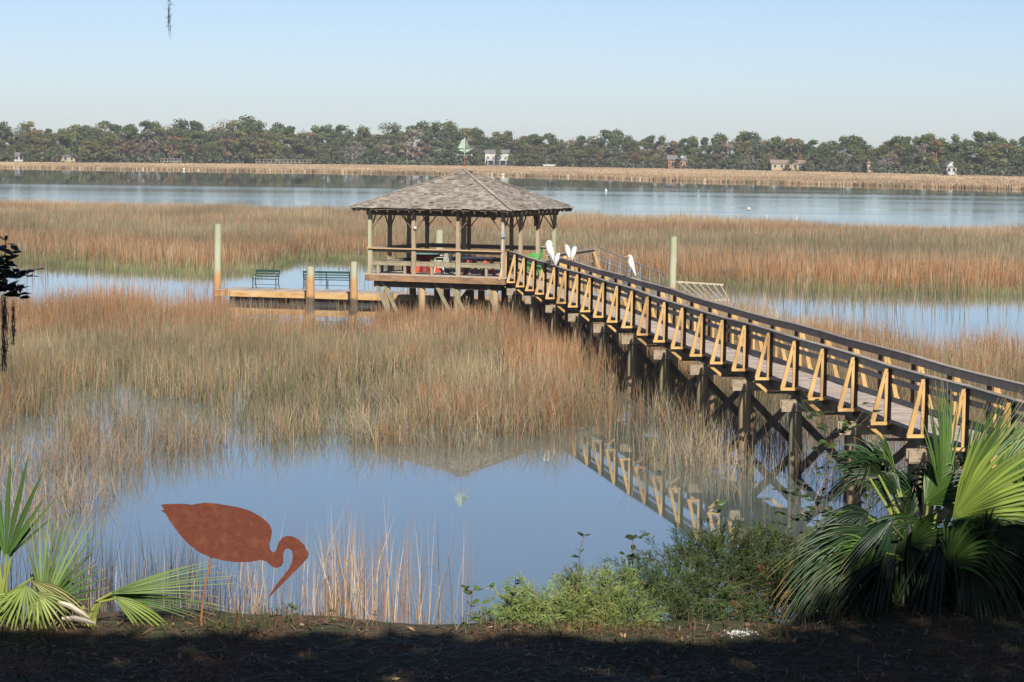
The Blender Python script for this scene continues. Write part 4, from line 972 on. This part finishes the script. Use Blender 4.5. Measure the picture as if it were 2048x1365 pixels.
juniper([(1390, 1150, 16.9, .34, .24, .7), (1270, 1160, 16.8, .18, .12, .8), (1440, 1110, 17.1, .28, .16, .65), (1320, 1200, 16.5, .26, .16, .95), (1480, 1160, 17.0, .26, .26, .55), (1360, 1240, 16.3, .3, .12, .8), (1530, 1120, 17.2, .22, .16, .8), (1480, 1240, 16.5, .2, .1, .75), (1560, 1190, 17.0, .2, .25, .7), (1540, 1130, 17.3, .25, .12, .8), (1560, 1245, 16.4, .16, .1, .7), (1600, 1180, 17.2, .2, .22, .6), (1400, 1190, 16.6, .3, .16, .8)], 15000, 'taller dark green juniper with brown inner twigs left of the fan palm', (.10, .145, .055), 6)

# ------------------------------------------------------------------ sprouts with leaves
def leafy(name, pts, nl, ls, col, label, cat, group=None, bare=0, wide=.42, m='leaf', parent=None, stalk=.004, side_r=.05):
    """pts: list of pixel+depth polyline"""
    ps = [P(a, b, Y=c) for a, b, c in pts]
    t = parent or thing(name, ps[0], label, cat, group)
    MB().tube(ps, [stalk*(1.3-.8*i/(len(ps)-1)) for i in range(len(ps))], 5).build('stem', M['twig'], t)
    V = []; T = []; Cc = []; paths = [ps]
    ext = (ps[-1]-ps[0]).length; sb = MB()
    if side_r > .1:
        for q in range(int(3+nl/9)):
            i = random.randrange(len(ps)-1); p0 = ps[i].lerp(ps[i+1], random.uniform(.1 if i else .4, 1)); a = random.uniform(0, 6.28)
            d = Vector((math.cos(a), math.sin(a)*.6, random.uniform(.1, .9))).normalized(); l = ext*random.uniform(.12, .32)*(1+.4*min(side_r, 1))
            pp = [p0, p0+d*l*.5-UZ*l*.04, p0+d*l+UZ*l*random.uniform(-.1, .15)]; MB().tube(pp, [stalk*.6, stalk*.45, stalk*.25], 4).build('side_twig', M['twig'], t); paths.append(pp)
    lens = [sum((q[i+1]-q[i]).length for i in range(len(q)-1)) for q in paths]
    for k in range(nl):
        q = random.choices(range(len(paths)), [lens[0]*.8]+[z*1.3 for z in lens[1:]])[0]; pq = paths[q]
        u = random.uniform(bare if q == 0 else .2, 1)*(len(pq)-1); i = min(int(u), len(pq)-2); p = pq[i].lerp(pq[i+1], u-i)
        a = random.uniform(0, 6.28); d = Vector((math.cos(a)*1.3, math.sin(a)*.8, random.uniform(-.1, .8))).normalized()
        sd = d.cross(Vector((random.uniform(-.4, .4), random.uniform(-1, .2), 1))).normalized(); nn = d.cross(sd)
        l = ls*random.uniform(.65, 1.3); w = l*wide*random.uniform(.8, 1.2)*.5; b = len(V)
        c = np.array(col)*random.uniform(.6, 1.35)
        V += [p, p+d*l*.3-sd*w*.8+nn*w*.2, p+d*l*.65-sd*w+nn*w*.2, p+d*l-UZ*l*.12, p+d*l*.65+sd*w+nn*w*.2, p+d*l*.3+sd*w*.8+nn*w*.2, p+d*l*.5]
        T += [(b, b+1, b+6), (b+1, b+2, b+6), (b+2, b+3, b+6), (b+3, b+4, b+6), (b+4, b+5, b+6), (b+5, b, b+6)]
        Cc += [c]*7
    mesh_np('leaves', np.array([list(v) for v in V]), np.array(T), M[m], np.array(Cc)*AK, t, tuple(ps[0]))
    return t
oakc = (.05, .085, .022); oaky = (.16, .22, .05)
G_ = 'leafy sprouts along the bank edge'
leafy('oak_sprout', [(1150, 1200, 16.2), (1158, 1150, 16.2), (1160, 1100, 16.2), (1170, 1070, 16.2)], 17, .06, oakc, 'tall thin sprout with narrow alternate leaves against the water', 'sprout', G_, .1, .3)
leafy('oak_sprout', [(1275, 1180, 16.9), (1265, 1130, 16.9), (1266, 1070, 16.9)], 24, .07, oakc, 'dark oak sprout standing above the juniper left of the reflected rail', 'sprout', G_, .15, .5, side_r=.2)
leafy('oak_sprout', [(1040, 1240, 16.0), (1030, 1190, 16.0), (1031, 1155, 16.0)], 18, .055, oaky, 'small sprout with lit leaf tips behind the pale juniper left end', 'sprout', G_, .1, .55)
leafy('oak_sprout', [(935, 1278, 15.8), (940, 1230, 15.8), (945, 1180, 15.8)], 26, .055, (.09, .15, .03), 'leafy green sprout left of the junipers among the last reeds', 'sprout', G_, .05, .5, side_r=.15)
leafy('oak_sprout', [(950, 1280, 15.8), (965, 1235, 15.8), (990, 1215, 15.8)], 12, .05, oaky, 'arching green sprout between the leafy one and the pale juniper', 'sprout', G_, .2, .5)
leafy('oak_sprout', [(575, 1275, 15.7), (580, 1240, 15.7), (588, 1212, 15.7)], 24, .042, (.07, .12, .03), 'low leafy sprout under the beak tip of the rusted bird', 'sprout', G_, .05, .55, side_r=.2)
leafy('oak_sprout', [(660, 1275, 15.7), (655, 1240, 15.7), (662, 1218, 15.7)], 14, .04, (.12, .16, .04), 'small yellowish sprout right of the one under the beak', 'sprout', G_, .1, .5, side_r=.15)
leafy('oak_sprout', [(735, 1278, 15.7), (745, 1250, 15.7), (752, 1222, 15.7)], 12, .035, (.12, .13, .05), 'faint twiggy sprout in the middle of the shore reeds', 'sprout', G_, .1, .45)
leafy('oak_sprout', [(1380, 1180, 17.3), (1400, 1110, 17.4), (1440, 1030, 17.5)], 30, .07, oakc, 'dark glossy oak sprout leaning over the reflected brackets', 'sprout', G_, .2, .5, side_r=.5)
leafy('oak_sprout', [(1560, 1180, 17.6), (1570, 1070, 17.7), (1600, 980, 17.8)], 110, .065, (.05, .075, .025), 'bushy dark sprout in front of the nearest lit piling', 'sprout', G_, .25, .5, side_r=1.6)
leafy('oak_sprout', [(1620, 1150, 17.8), (1640, 1000, 17.9), (1665, 900, 18), (1650, 830, 18)], 120, .07, (.055, .085, .02), 'tall dark green sapling rising before the last cross braces', 'sapling', None, .15, .5, side_r=1.4)
leafy('oak_sprout', [(1700, 1130, 17.9), (1730, 1020, 18), (1750, 930, 18)], 36, .065, oakc, 'dark sprout between the sapling and the fan palm', 'sprout', G_, .3, .5, side_r=1.2)
# white lichen heap
c = P(1478, 1272, Y=15.65); lm = MB().lathe(c-UZ*.03, [(.13, 0), (.11, .022), (.02, .03)], 12, 1, .6)
for _ in range(160):
    p = c+Vector((random.gauss(0, .045), random.gauss(0, .04), abs(random.gauss(0, .016))-.01)); d = Vector((random.uniform(-1, 1), random.uniform(-1, 1), random.uniform(0, 1))).normalized()
    lm.tube([p, p+d*.012+UZ*.004, p+d*.02], [.004, .003, .001], 4)
tag(lm.build('lichen_clump', M['white'], loc=c), 'small white lichen clump on the ground at the shade line', 'lichen')

# ------------------------------------------------------------------ overhanging tree (behind and above the camera)
tr = thing('shade_tree', (-7, 2.0, 4.2), 'overhanging oak whose black shaded leaves reach in at the left edge', 'tree')
MB().tube([(-7, 2, 4.0), (-6.8, 2, 6), (-6.4, 1.5, 9), (-5.5, 1, 11.5)], [.5, .42, .36, .28], 14).build('trunk', M['bark'], tr, smooth=True)
MB().tube([(-5.8, 1.2, 10.8), (-2, 3, 11.5), (3, 4, 11.8), (8, 4, 11.5)], [.26, .2, .15, .06], 10).build('limb', M['bark'], tr, smooth=True)
MB().tube([(-6.6, 1.8, 8.2), (-5.2, 5, 9.4), (-3.2, 8, 9.2)], [.2, .12, .04], 8).build('limb', M['bark'], tr, smooth=True)
n = 75000
cx = rng.uniform(-15, 15, n); cy = rng.uniform(-10, 8.15, n); cz = 9.75+rng.uniform(0, 1, n)**.8*3.0
lim = 7.22+.30*(fbm(cx*.7+9, cx*0+3, 91)-.5)+.07*rng.normal(size=n) - (cz-9.75)*1.44 + np.clip((cx-3.3)/1.0, 0, 1)*1.9
k = cy < lim; cx, cy, cz = cx[k], cy[k], cz[k]; n = len(cx)
c = np.stack([cx, cy, cz], 1); u = rng.normal(size=(n, 3)); u[:, 2] *= .6; u /= np.linalg.norm(u, axis=1)[:, None]; w = np.cross(u, rng.normal(size=(n, 3))); w /= np.linalg.norm(w, axis=1)[:, None]
sz = rng.uniform(.12, .24, n)[:, None]
V = np.stack([c-u*sz, c-w*sz*.5, c+u*sz, c+w*sz*.5], 1).reshape(-1, 3)
mesh_np('crown', V, np.arange(n)[:, None]*4+[0, 1, 2, 3], M['canopy'], None, tr, (-7, 2, 4.2))
BYY = 9.0
for pts, nl in (([(-60, 560, BYY), (-20, 545, BYY), (10, 510, BYY), (12, 480, BYY)], 34), ([(-60, 560, BYY), (0, 560, BYY), (30, 550, BYY), (62, 552, BYY)], 34), ([(-60, 570, BYY), (0, 570, BYY), (30, 585, BYY), (45, 600, BYY)], 30), ([(-40, 530, BYY), (0, 530, BYY), (22, 515, BYY)], 30), ([(-40, 590, BYY), (-8, 580, BYY), (12, 575, BYY)], 26)):
    leafy('twig', pts, int(nl*1.3), .052, (.03, .045, .015), None, None, None, .1, .42, parent=tr, stalk=.003, side_r=.12)
MB().tube([(-3.2, 8, 9.2), (-2.6, 8.8, 8.2), P(-60, 562, Y=BYY)], [.04, .02, .006], 6).build('branch', M['bark'], tr)
mt = P(338, -62, Y=9.0); MB().tube([(-2, 3, 11.5), (-1.8, 6.2, 10.4), (-1.4, 8.2, 9.3), mt], [.06, .035, .015, .004], 6).build('branch', M['bark'], tr)
def moss(px, py0, py1, Y, spread, n, label, dense=1.0, w=.0008):
    top = P(px, py0, Y=Y); bot = P(px, py1, Y=Y); t = MB(); L = top.z-bot.z
    for i in range(n):
        x = random.gauss(0, spread); y = random.gauss(0, spread); x *= random.uniform(.3, 1); s0 = random.uniform(0, .7)*L*(1 if i else 0); l = random.uniform(.2, .5)*L
        p = [top+Vector((x*.6+random.gauss(0, spread*.25), y, -s0-l*j/5)) for j in range(6)]
        p = [q for q in p if q.z > bot.z-.01]
        if len(p) > 1: t.tube(p, w, 3)
        for _ in range(int(4*dense)):
            q = random.choice(p); d = Vector((random.uniform(-1, 1), random.uniform(-1, 1), random.uniform(-1, .3))).normalized()*random.uniform(.006, .016)
            t.tube([q, q+d], w*.7, 3)
    tag(t.build('spanish_moss', M['moss'], loc=top), label, 'spanish moss', 'strands of spanish moss hanging from the shade tree')
moss(338, -60, 70, 9.0, .005, 11, 'single thin strand of grey moss hanging into the sky', 1.6, .0007)
moss(8, 585, 745, 9.0, .012, 60, 'dark moss tassel hanging straight down under the black leaves', 1.5)
moss(26, 600, 690, 9.0, .008, 24, 'short wispy moss strand right of the dark tassel', 1.5, .0008)

# ------------------------------------------------------------------ far shore trees
def tree_proto(kind, seedn):
    r = np.random.default_rng(seedn)
    Hh = 14.0; t = bpy.data.objects.new('far_tree', None); V = []; Cc = []
    blobs = []
    if kind == 'pine':
        for k in range(15):
            z = r.uniform(.48, .95)*Hh; w = 3.1*(1-abs(z/Hh-.72)*1.7); a = r.uniform(0, 6.28)
            blobs.append((math.cos(a)*w*r.uniform(.2, 1), math.sin(a)*w*r.uniform(.2, 1), z, r.uniform(1.1, 1.9), .75))
        blobs += [(0, 0, .95*Hh, 1.7, .7)]; col = (.085, .115, .055); nl = 2200; ls = .34
    elif kind == 'oak':
        for k in range(24):
            a = r.uniform(0, 6.28); q = r.uniform(0, 1)**.5; z = r.uniform(.12, .93)*Hh; w = 5.2*math.sqrt(max(.05, 1-((z/Hh-.45)/.58)**2))
            blobs.append((math.cos(a)*w*q, math.sin(a)*w*q, z, r.uniform(1.3, 2.3), .75))
        col = (.105, .122, .065); nl = 3600; ls = .33
    elif kind == 'rust':
        for k in range(14):
            a = r.uniform(0, 6.28); q = r.uniform(0, 1)**.5; z = r.uniform(.35, .93)*Hh; w = 3.6*math.sqrt(max(.05, 1-((z/Hh-.6)/.5)**2))
            blobs.append((math.cos(a)*w*q, math.sin(a)*w*q, z, r.uniform(1., 1.8), .8))
        col = (.19, .13, .08); nl = 1300; ls = .36
    else:                                # bare grey
        for k in range(14):
            a = r.uniform(0, 6.28); q = r.uniform(0, 1)**.5; z = r.uniform(.4, .95)*Hh; w = 3.6*math.sqrt(max(.05, 1-((z/Hh-.65)/.5)**2))
            blobs.append((math.cos(a)*w*q, math.sin(a)*w*q, z, r.uniform(1., 1.8), .8))
        col = (.27, .235, .2); nl = 650; ls = .3
    per = nl//len(blobs); tint = {'oak': [(1, 1, 1), (1.25, 1.1, 1.0), (.85, .95, .85), (1.4, 1.15, 1.05), (1.05, .95, .9), (.75, .9, .8), (1.15, 1.2, .9)], 'pine': [(1, 1, 1), (.75, .9, .85), (1.2, 1.1, .8), (.9, 1, 1), (.7, .85, .7)]}.get(kind, [(1, 1, 1), (.8, .85, .9)]); tint = np.array(tint[seedn % 7 % len(tint)]); col = tuple(np.array(col)*tint)
    blobs = [(x*r.uniform(.8, 1.25), y, z+r.normal()*.35, q*r.uniform(.55, 1.25), f*r.uniform(.8, 1.15)) for x, y, z, q, f in blobs]
    for (x, y, z, rad, fl) in blobs:
        u = r.normal(size=(per, 3)); u /= np.linalg.norm(u, axis=1)[:, None]
        p = np.array([x, y, z])+u*np.array([rad, rad, rad*fl])*(np.abs(r.normal(.85, .24, per))[:, None])
        n_ = u+r.normal(size=(per, 3))*.45; n_ /= np.linalg.norm(n_, axis=1)[:, None]
        a = np.cross(n_, r.normal(size=(per, 3))); a /= np.linalg.norm(a, axis=1)[:, None]; b = np.cross(n_, a); s = r.uniform(.6, 1.4, per)[:, None]*ls
        V.append(np.stack([p-a*s, p+a*s*.3-b*s*.8, p+a*s, p-a*s*.2+b*s*.8], 1).reshape(-1, 3))
        Cc.append(np.repeat(np.array(col)[None]*r.uniform(.75, 1.25)*r.uniform(.8, 1.2, per)[:, None], 4, 0))
    V = np.concatenate(V); Cc = np.concatenate(Cc)
    crown = mesh_np('crown', V, np.arange(len(V)).reshape(-1, 4), M['treeleaf'], Cc*AK*1.1*np.array([1.04, 1.0, .9]), obj=False)
    tm = MB(); top = Hh*(.9 if kind in ('pine',) else .7)
    tm.tube([(0, 0, -1.5), (.1, 0, Hh*.3), (0, .1, top)], [.34, .26, .08], 6)
    for k in range(7 if kind != 'bare' else 16):
        b = blobs[r.integers(len(blobs))]; z0 = min(b[2]*.75, top*.9); tm.tube([(0, 0, z0), (b[0]*.9, b[1]*.9, b[2])], [.12, .03], 4)
    me = bpy.data.meshes.new('trunk'); me.from_pydata([list(v) for v in tm.v], [], tm.f); me.materials.append(M['bark'] if kind != 'bare' else M['siding_bark'])
    return crown, me
M['siding_bark'] = mat('pale_bare_bark', (.36, .32, .28), .9, (.28, .25, .22), 1)
protos = {k: [tree_proto(k, 100+i*7+j) for j in range(nj)] for i, (k, nj) in enumerate((('pine', 5), ('oak', 7), ('rust', 2), ('bare', 2)))}
tx = [-200, 0, 50, 100, 150, 210, 240, 300, 330, 380, 420, 480, 520, 570, 620, 660, 700, 760, 800, 850, 880, 905, 930, 960, 1000, 1050, 1100, 1160, 1200, 1250, 1300, 1350, 1400, 1450, 1500, 1560, 1600, 1650, 1700, 1730, 1750, 1790, 1850, 1900, 1960, 2048, 2250]
ty = [250, 250, 246, 252, 250, 240, 248, 245, 238, 245, 250, 240, 238, 243, 255, 250, 262, 250, 246, 243, 252, 246, 248, 255, 268, 265, 270, 268, 264, 266, 272, 275, 280, 270, 268, 270, 280, 280, 274, 278, 290, 278, 275, 268, 267, 275, 270]
where = [(-999, 100, 'at the far left end'), (100, 250, 'above the left channel'), (250, 420, 'left of the tall left piling'), (420, 560, 'above the shorter bench'), (560, 700, 'above the longer bench'), (700, 830, 'over the left roof slope'), (830, 960, 'behind the weather vane'), (960, 1100, 'by the two storey house'), (1100, 1250, 'over the egrets'), (1250, 1340, 'left of the brick house'), (1340, 1480, 'right of the brick house'), (1480, 1620, 'around the brown roofed house'), (1620, 1760, 'around the small tan house'), (1760, 1900, 'left of the gabled cottage'), (1900, 9999, 'at the far right end')]
kn = {'pine': 'dark pine', 'oak': 'green oak', 'rust': 'rusty cypress', 'bare': 'bare grey tree'}
ORD = ['leftmost', 'second', 'third', 'fourth', 'fifth', 'sixth', 'seventh', 'eighth', 'ninth', 'tenth', 'eleventh', 'twelfth', 'thirteenth', 'fourteenth']
tlist = {}
rown = {0: 'back', 1: 'middle', 2: 'front', 3: 'waterside small'}
houses_px = [(20, 60), (112, 165), (955, 1025), (1325, 1385), (1535, 1620), (1725, 1750), (1885, 1925)]
ntree = 0
for row, (step, dY, frac) in enumerate(((23, 40, (1.0, 1.0)), (30, 22, (.72, .92)), (34, 8, (.42, .68)))):
    px = -110
    while px < 2160:
        px += step*random.uniform(.7, 1.3); g = P(px, 300, Y=950); Yg = float(TY(g.x))+dY+random.uniform(-5, 5); g = P(px, 300, Y=Yg); Yg = float(TY(g.x))+dY; g = P(px, 300, Y=Yg); gzv = .7
        topz = P(px, float(np.interp(px, tx, ty)), Y=Yg).z - gzv
        hh = topz*random.uniform(*frac)*(random.choice((.82, .9, .96, 1.0, 1.03, 1.05)) if row == 0 else 1)
        u = random.random()
        if row == 0: kind = 'pine' if u < .66 or px > 1600 else 'oak' if u < .90 else 'rust' if u < .94 else 'bare'
        elif row == 1: kind = 'pine' if u < .22 else 'oak' if u < .84 else 'rust' if u < .9 else 'bare'
        else: kind = 'oak' if u < .85 else 'bare' if u < .93 else 'rust'
        if 170 < px < 420 and random.random() < .3: kind = random.choice(('rust', 'bare'))
        if row == 2 and any(a+8 < px < b-8 for a, b in houses_px): continue
        if row == 1 and any(a-4 < px < b+4 for a, b in houses_px): Yg += 14
        cm, tm = random.choice(protos[kind]); s = hh/14.3; wx = s*random.uniform(.95, 1.35) if row < 2 else s*random.uniform(1.25, 1.7)
        wh = [w for a, b, w in where if a <= px < b][0]
        t = thing('far_%s_tree' % ('bare' if kind == 'bare' else 'pine' if kind == 'pine' else 'oak' if kind == 'oak' else 'cypress'), (g.x, Yg, gzv), 'x', 'tree', 'trees along the far shore'); tlist.setdefault((kind, row, wh), []).append(t)
        t.rotation_euler = (0, 0, random.uniform(0, 6.28)); t.scale = (wx, wx, s)
        for nm, me in (('crown', cm), ('trunk', tm)):
            o = bpy.data.objects.new(nm, me); C.objects.link(o); o.parent = t
        ntree += 1
for hx0, hx1 in houses_px:
    for px, kind, sc in ((hx0+2, 'oak', .42), (hx1-3, 'oak', .36), ((hx0+hx1)/2+6, 'pine', .5)):
        g = P(px, 300, Y=950); Yg = float(TY(g.x))-3; g = P(px, 300, Y=Yg); cm, tm = random.choice(protos[kind])
        wh = [w for a, b, w in where if a <= px < b][0]
        t = thing('far_%s_tree' % kind, (g.x, Yg, .5), 'x', 'tree', 'trees along the far shore'); tlist.setdefault((kind, 3, wh), []).append(t)
        t.scale = (sc*.75, sc*.75, sc*random.uniform(.9, 1.2)); t.rotation_euler = (0, 0, random.uniform(0, 6))
        for nm, me in (('crown', cm), ('trunk', tm)):
            o = bpy.data.objects.new(nm, me); C.objects.link(o); o.parent = t
for (kind, row, wh), ts in tlist.items():
    for i, t in enumerate(ts):
        if len(ts) == 1: t['label'] = 'only %s in the %s row, %s' % (kn[kind], rown[row], wh)
        elif i == 0: t['label'] = 'leftmost %s in the %s row, %s' % (kn[kind], rown[row], wh)
        else: t['label'] = '%s %s from left, %s row, %s' % (ORD[i], kn[kind], rown[row], wh)
print('trees', ntree)
# understorey hedge in front of the trees
us = MB(); n = 9000
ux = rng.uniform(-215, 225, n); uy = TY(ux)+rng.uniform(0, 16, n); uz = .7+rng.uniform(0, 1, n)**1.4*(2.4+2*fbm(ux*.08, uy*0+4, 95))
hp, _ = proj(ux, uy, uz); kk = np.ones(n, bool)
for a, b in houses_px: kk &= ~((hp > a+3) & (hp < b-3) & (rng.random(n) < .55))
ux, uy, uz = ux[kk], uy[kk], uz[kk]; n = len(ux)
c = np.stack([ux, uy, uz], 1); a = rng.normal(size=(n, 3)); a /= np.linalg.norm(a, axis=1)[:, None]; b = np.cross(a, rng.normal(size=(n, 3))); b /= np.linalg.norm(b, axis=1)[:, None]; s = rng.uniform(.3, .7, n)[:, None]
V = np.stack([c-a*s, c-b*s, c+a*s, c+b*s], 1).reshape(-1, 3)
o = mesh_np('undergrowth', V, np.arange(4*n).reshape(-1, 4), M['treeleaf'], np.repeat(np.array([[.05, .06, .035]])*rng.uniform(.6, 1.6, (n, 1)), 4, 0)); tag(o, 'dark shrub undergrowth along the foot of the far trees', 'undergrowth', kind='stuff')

# ------------------------------------------------------------------ far houses
def house(x0, x1, ybase, yeave, yridge, wallm, roofm, label, wins=3, gable='hip', Y=944, dorm=None, porch=False):
    Y = float(TY(P((x0+x1)/2, 300, Y=950).x))+2
    a = P(x0, ybase, Y=Y); b = P(x1, ybase, Y=Y); ze = P((x0+x1)/2, yeave, Y=Y).z; zr = P((x0+x1)/2, yridge, Y=Y).z; zb = .8
    o = Vector(((a.x+b.x)/2, Y+3.5, zb)); w = (b.x-a.x)/2; t = thing('house', o, label, 'house', 'houses along the far shore')
    MB().box((o.x, Y+3.5, (zb+ze)/2), X1*w, Y1*3.5, UZ*((ze-zb)/2)).build('wall', wallm, t)
    r = MB(); y0 = Y-.4; y1 = Y+7.4; x_0 = a.x-.4; x_1 = b.x+.4
    if gable == 'side':
        pts = [(x_0, y0, ze), (x_0, y1, ze), (x_0, (y0+y1)/2, zr)]; r.prism(pts, X1*(x_1-x_0))
    elif gable == 'front':
        pts = [(x_0, y0, ze), (x_1, y0, ze), ((x_0+x_1)/2, y0, zr)]; r.prism(pts, Y1*(y1-y0))
    else:
        i = (x_1-x_0)*.25; ym = (y0+y1)/2; v = [(x_0, y0, ze), (x_1, y0, ze), (x_1, y1, ze), (x_0, y1, ze), (x_0+i, ym, zr), (x_1-i, ym, zr)]
        r.v += [Vector(q) for q in v]; r.f += [(0, 1, 5, 4), (1, 2, 5), (2, 3, 4, 5), (3, 0, 4), (3, 2, 1, 0)]
    rf = r.build('roof', roofm, t)
    if gable == 'front': MB().prism([(x_0+.4, y0-.06, ze+.1), (x_1-.4, y0-.06, ze+.1), ((x_0+x_1)/2, y0-.06, zr-.3)], Y1*.05).build('gable_wall', wallm, t)
    for k in range(wins):
        x = a.x+(b.x-a.x)*(k+.5)/wins; zz = zb+(ze-zb)*.62
        f = MB().box((x, Y-.03, zz), X1*.55, Y1*.05, UZ*.65).build('window', M['siding'], t)
        MB().box((x, Y-.09, zz), X1*.42, Y1*.02, UZ*.52).build('pane', M['glass'], f)
    if dorm:
        p = P(dorm, yridge+3, Y=Y+2); MB().box((p.x, Y+2.6, p.z), X1*1.1, Y1*1.2, UZ*.9).build('dormer', M['siding'], t)
    if porch:
        MB().box((o.x, Y-1.4, zb+(ze-zb)*.42), X1*w*.9, Y1*1.3, UZ*.1).build('balcony', M['siding'], t)
        for k in range(4): MB().box((a.x+(b.x-a.x)*(k+.5)/4, Y-2.5, (zb+ze)/2), X1*.12, Y1*.12, UZ*(ze-zb)/2).build('porch_post', M['siding'], t)
house(22, 46, 322, 312, 305, M['siding'], M['roof_grey'], 'grey roofed white house at the far left of the far shore')
house(112, 150, 322, 314, 310, M['tan_wall'], M['roof_grey'], 'low pale house half hidden by oaks left of the leaning cypress')
house(970, 1018, 323, 307, 300, M['siding'], M['roof_grey'], 'white two storey house with a balcony, just right of the weather vane', 4, 'side', porch=True)
house(1336, 1372, 336, 320, 311, M['brick'], M['roof_grey'], 'orange brick house with a white dormer on the far shore', 2, 'side', dorm=1362)
house(1543, 1612, 336, 328, 320, M['tan_wall'], M['roof_brown'], 'long low house with a brown roof on the far right shore', 5, 'side')
house(1728, 1746, 338, 328, 320, M['tan_wall'], M['roof_brown'], 'small tan house with a hipped brown roof between oaks', 2)
house(1893, 1913, 348, 334, 322, M['siding'], M['roof_grey'], 'white cottage with a steep front gable at the far right', 2, 'front')
def boardwalk(x0, x1, y, label, n=14, Y=938):
    Y = float(TY(P((x0+x1)/2, 300, Y=950).x))-8
    a = P(x0, y, Y=Y); b = P(x1, y, Y=Y); t = thing('boardwalk', (a.x, Y, 0), label, 'boardwalk', 'small boardwalks in the far marsh')
    zd = 1.3; MB().box(((a.x+b.x)/2, Y, zd), X1*(b.x-a.x)/2, Y1*.7, UZ*.07).build('deck', M['cap_wood'], t)
    MB().box(((a.x+b.x)/2, Y-.6, zd+1.0), X1*(b.x-a.x)/2, Y1*.04, UZ*.05).build('handrail', M['cap_wood'], t)
    for k in range(n+1):
        x = a.x+(b.x-a.x)*k/n; MB().box((x, Y-.6, (zd+1)/2), X1*.07, Y1*.07, UZ*(zd+1)/2).build('post', M['cap_wood'], t)
boardwalk(512, 622, 323, 'long grey railed boardwalk at the foot of the far trees above the long bench')
boardwalk(322, 362, 323, 'short pale railed boardwalk in the far marsh left of the gazebo', 6)
p = P(1098, 330, Y=930); o = MB().box((p.x, 930, 1.95), X1*2.2, Y1*.8, UZ*.12).build('jon_boat', M['siding'], loc=(p.x, 930, 1.9))
bpy.data.objects.remove(o)
bt = thing('moored_boat', (p.x, 925, 1.5), 'low white boat hull lying in the far marsh right of the gazebo', 'boat')
MB().prism([(p.x-2.2, 925, 1.5), (p.x+1.8, 925, 1.5), (p.x+2.6, 925, 2.1), (p.x-2.2, 925, 2.05)], Y1*1.5).build('hull', M['siding'], bt)
MB().box((p.x-.3, 925.7, 2.12), X1*.3, Y1*.7, UZ*.05).build('seat', M['siding'], bt)
# ------------------------------------------------------------------ haze
hm = bpy.data.materials.new('thin_air_haze'); hm.use_nodes = True; hn = hm.node_tree.nodes; hn.clear()
pv = hn.new('ShaderNodeVolumePrincipled'); pv.inputs['Color'].default_value = (.93, .95, 1, 1); pv.inputs['Density'].default_value = .00015; pv.inputs['Anisotropy'].default_value = .2
ho = hn.new('ShaderNodeOutputMaterial'); hm.node_tree.links.new(pv.outputs[0], ho.inputs['Volume'])
o = MB().box((0, 740, 15.1), X1*420, Y1*760, UZ*16.6).build('haze', hm); tag(o, kind='stuff')
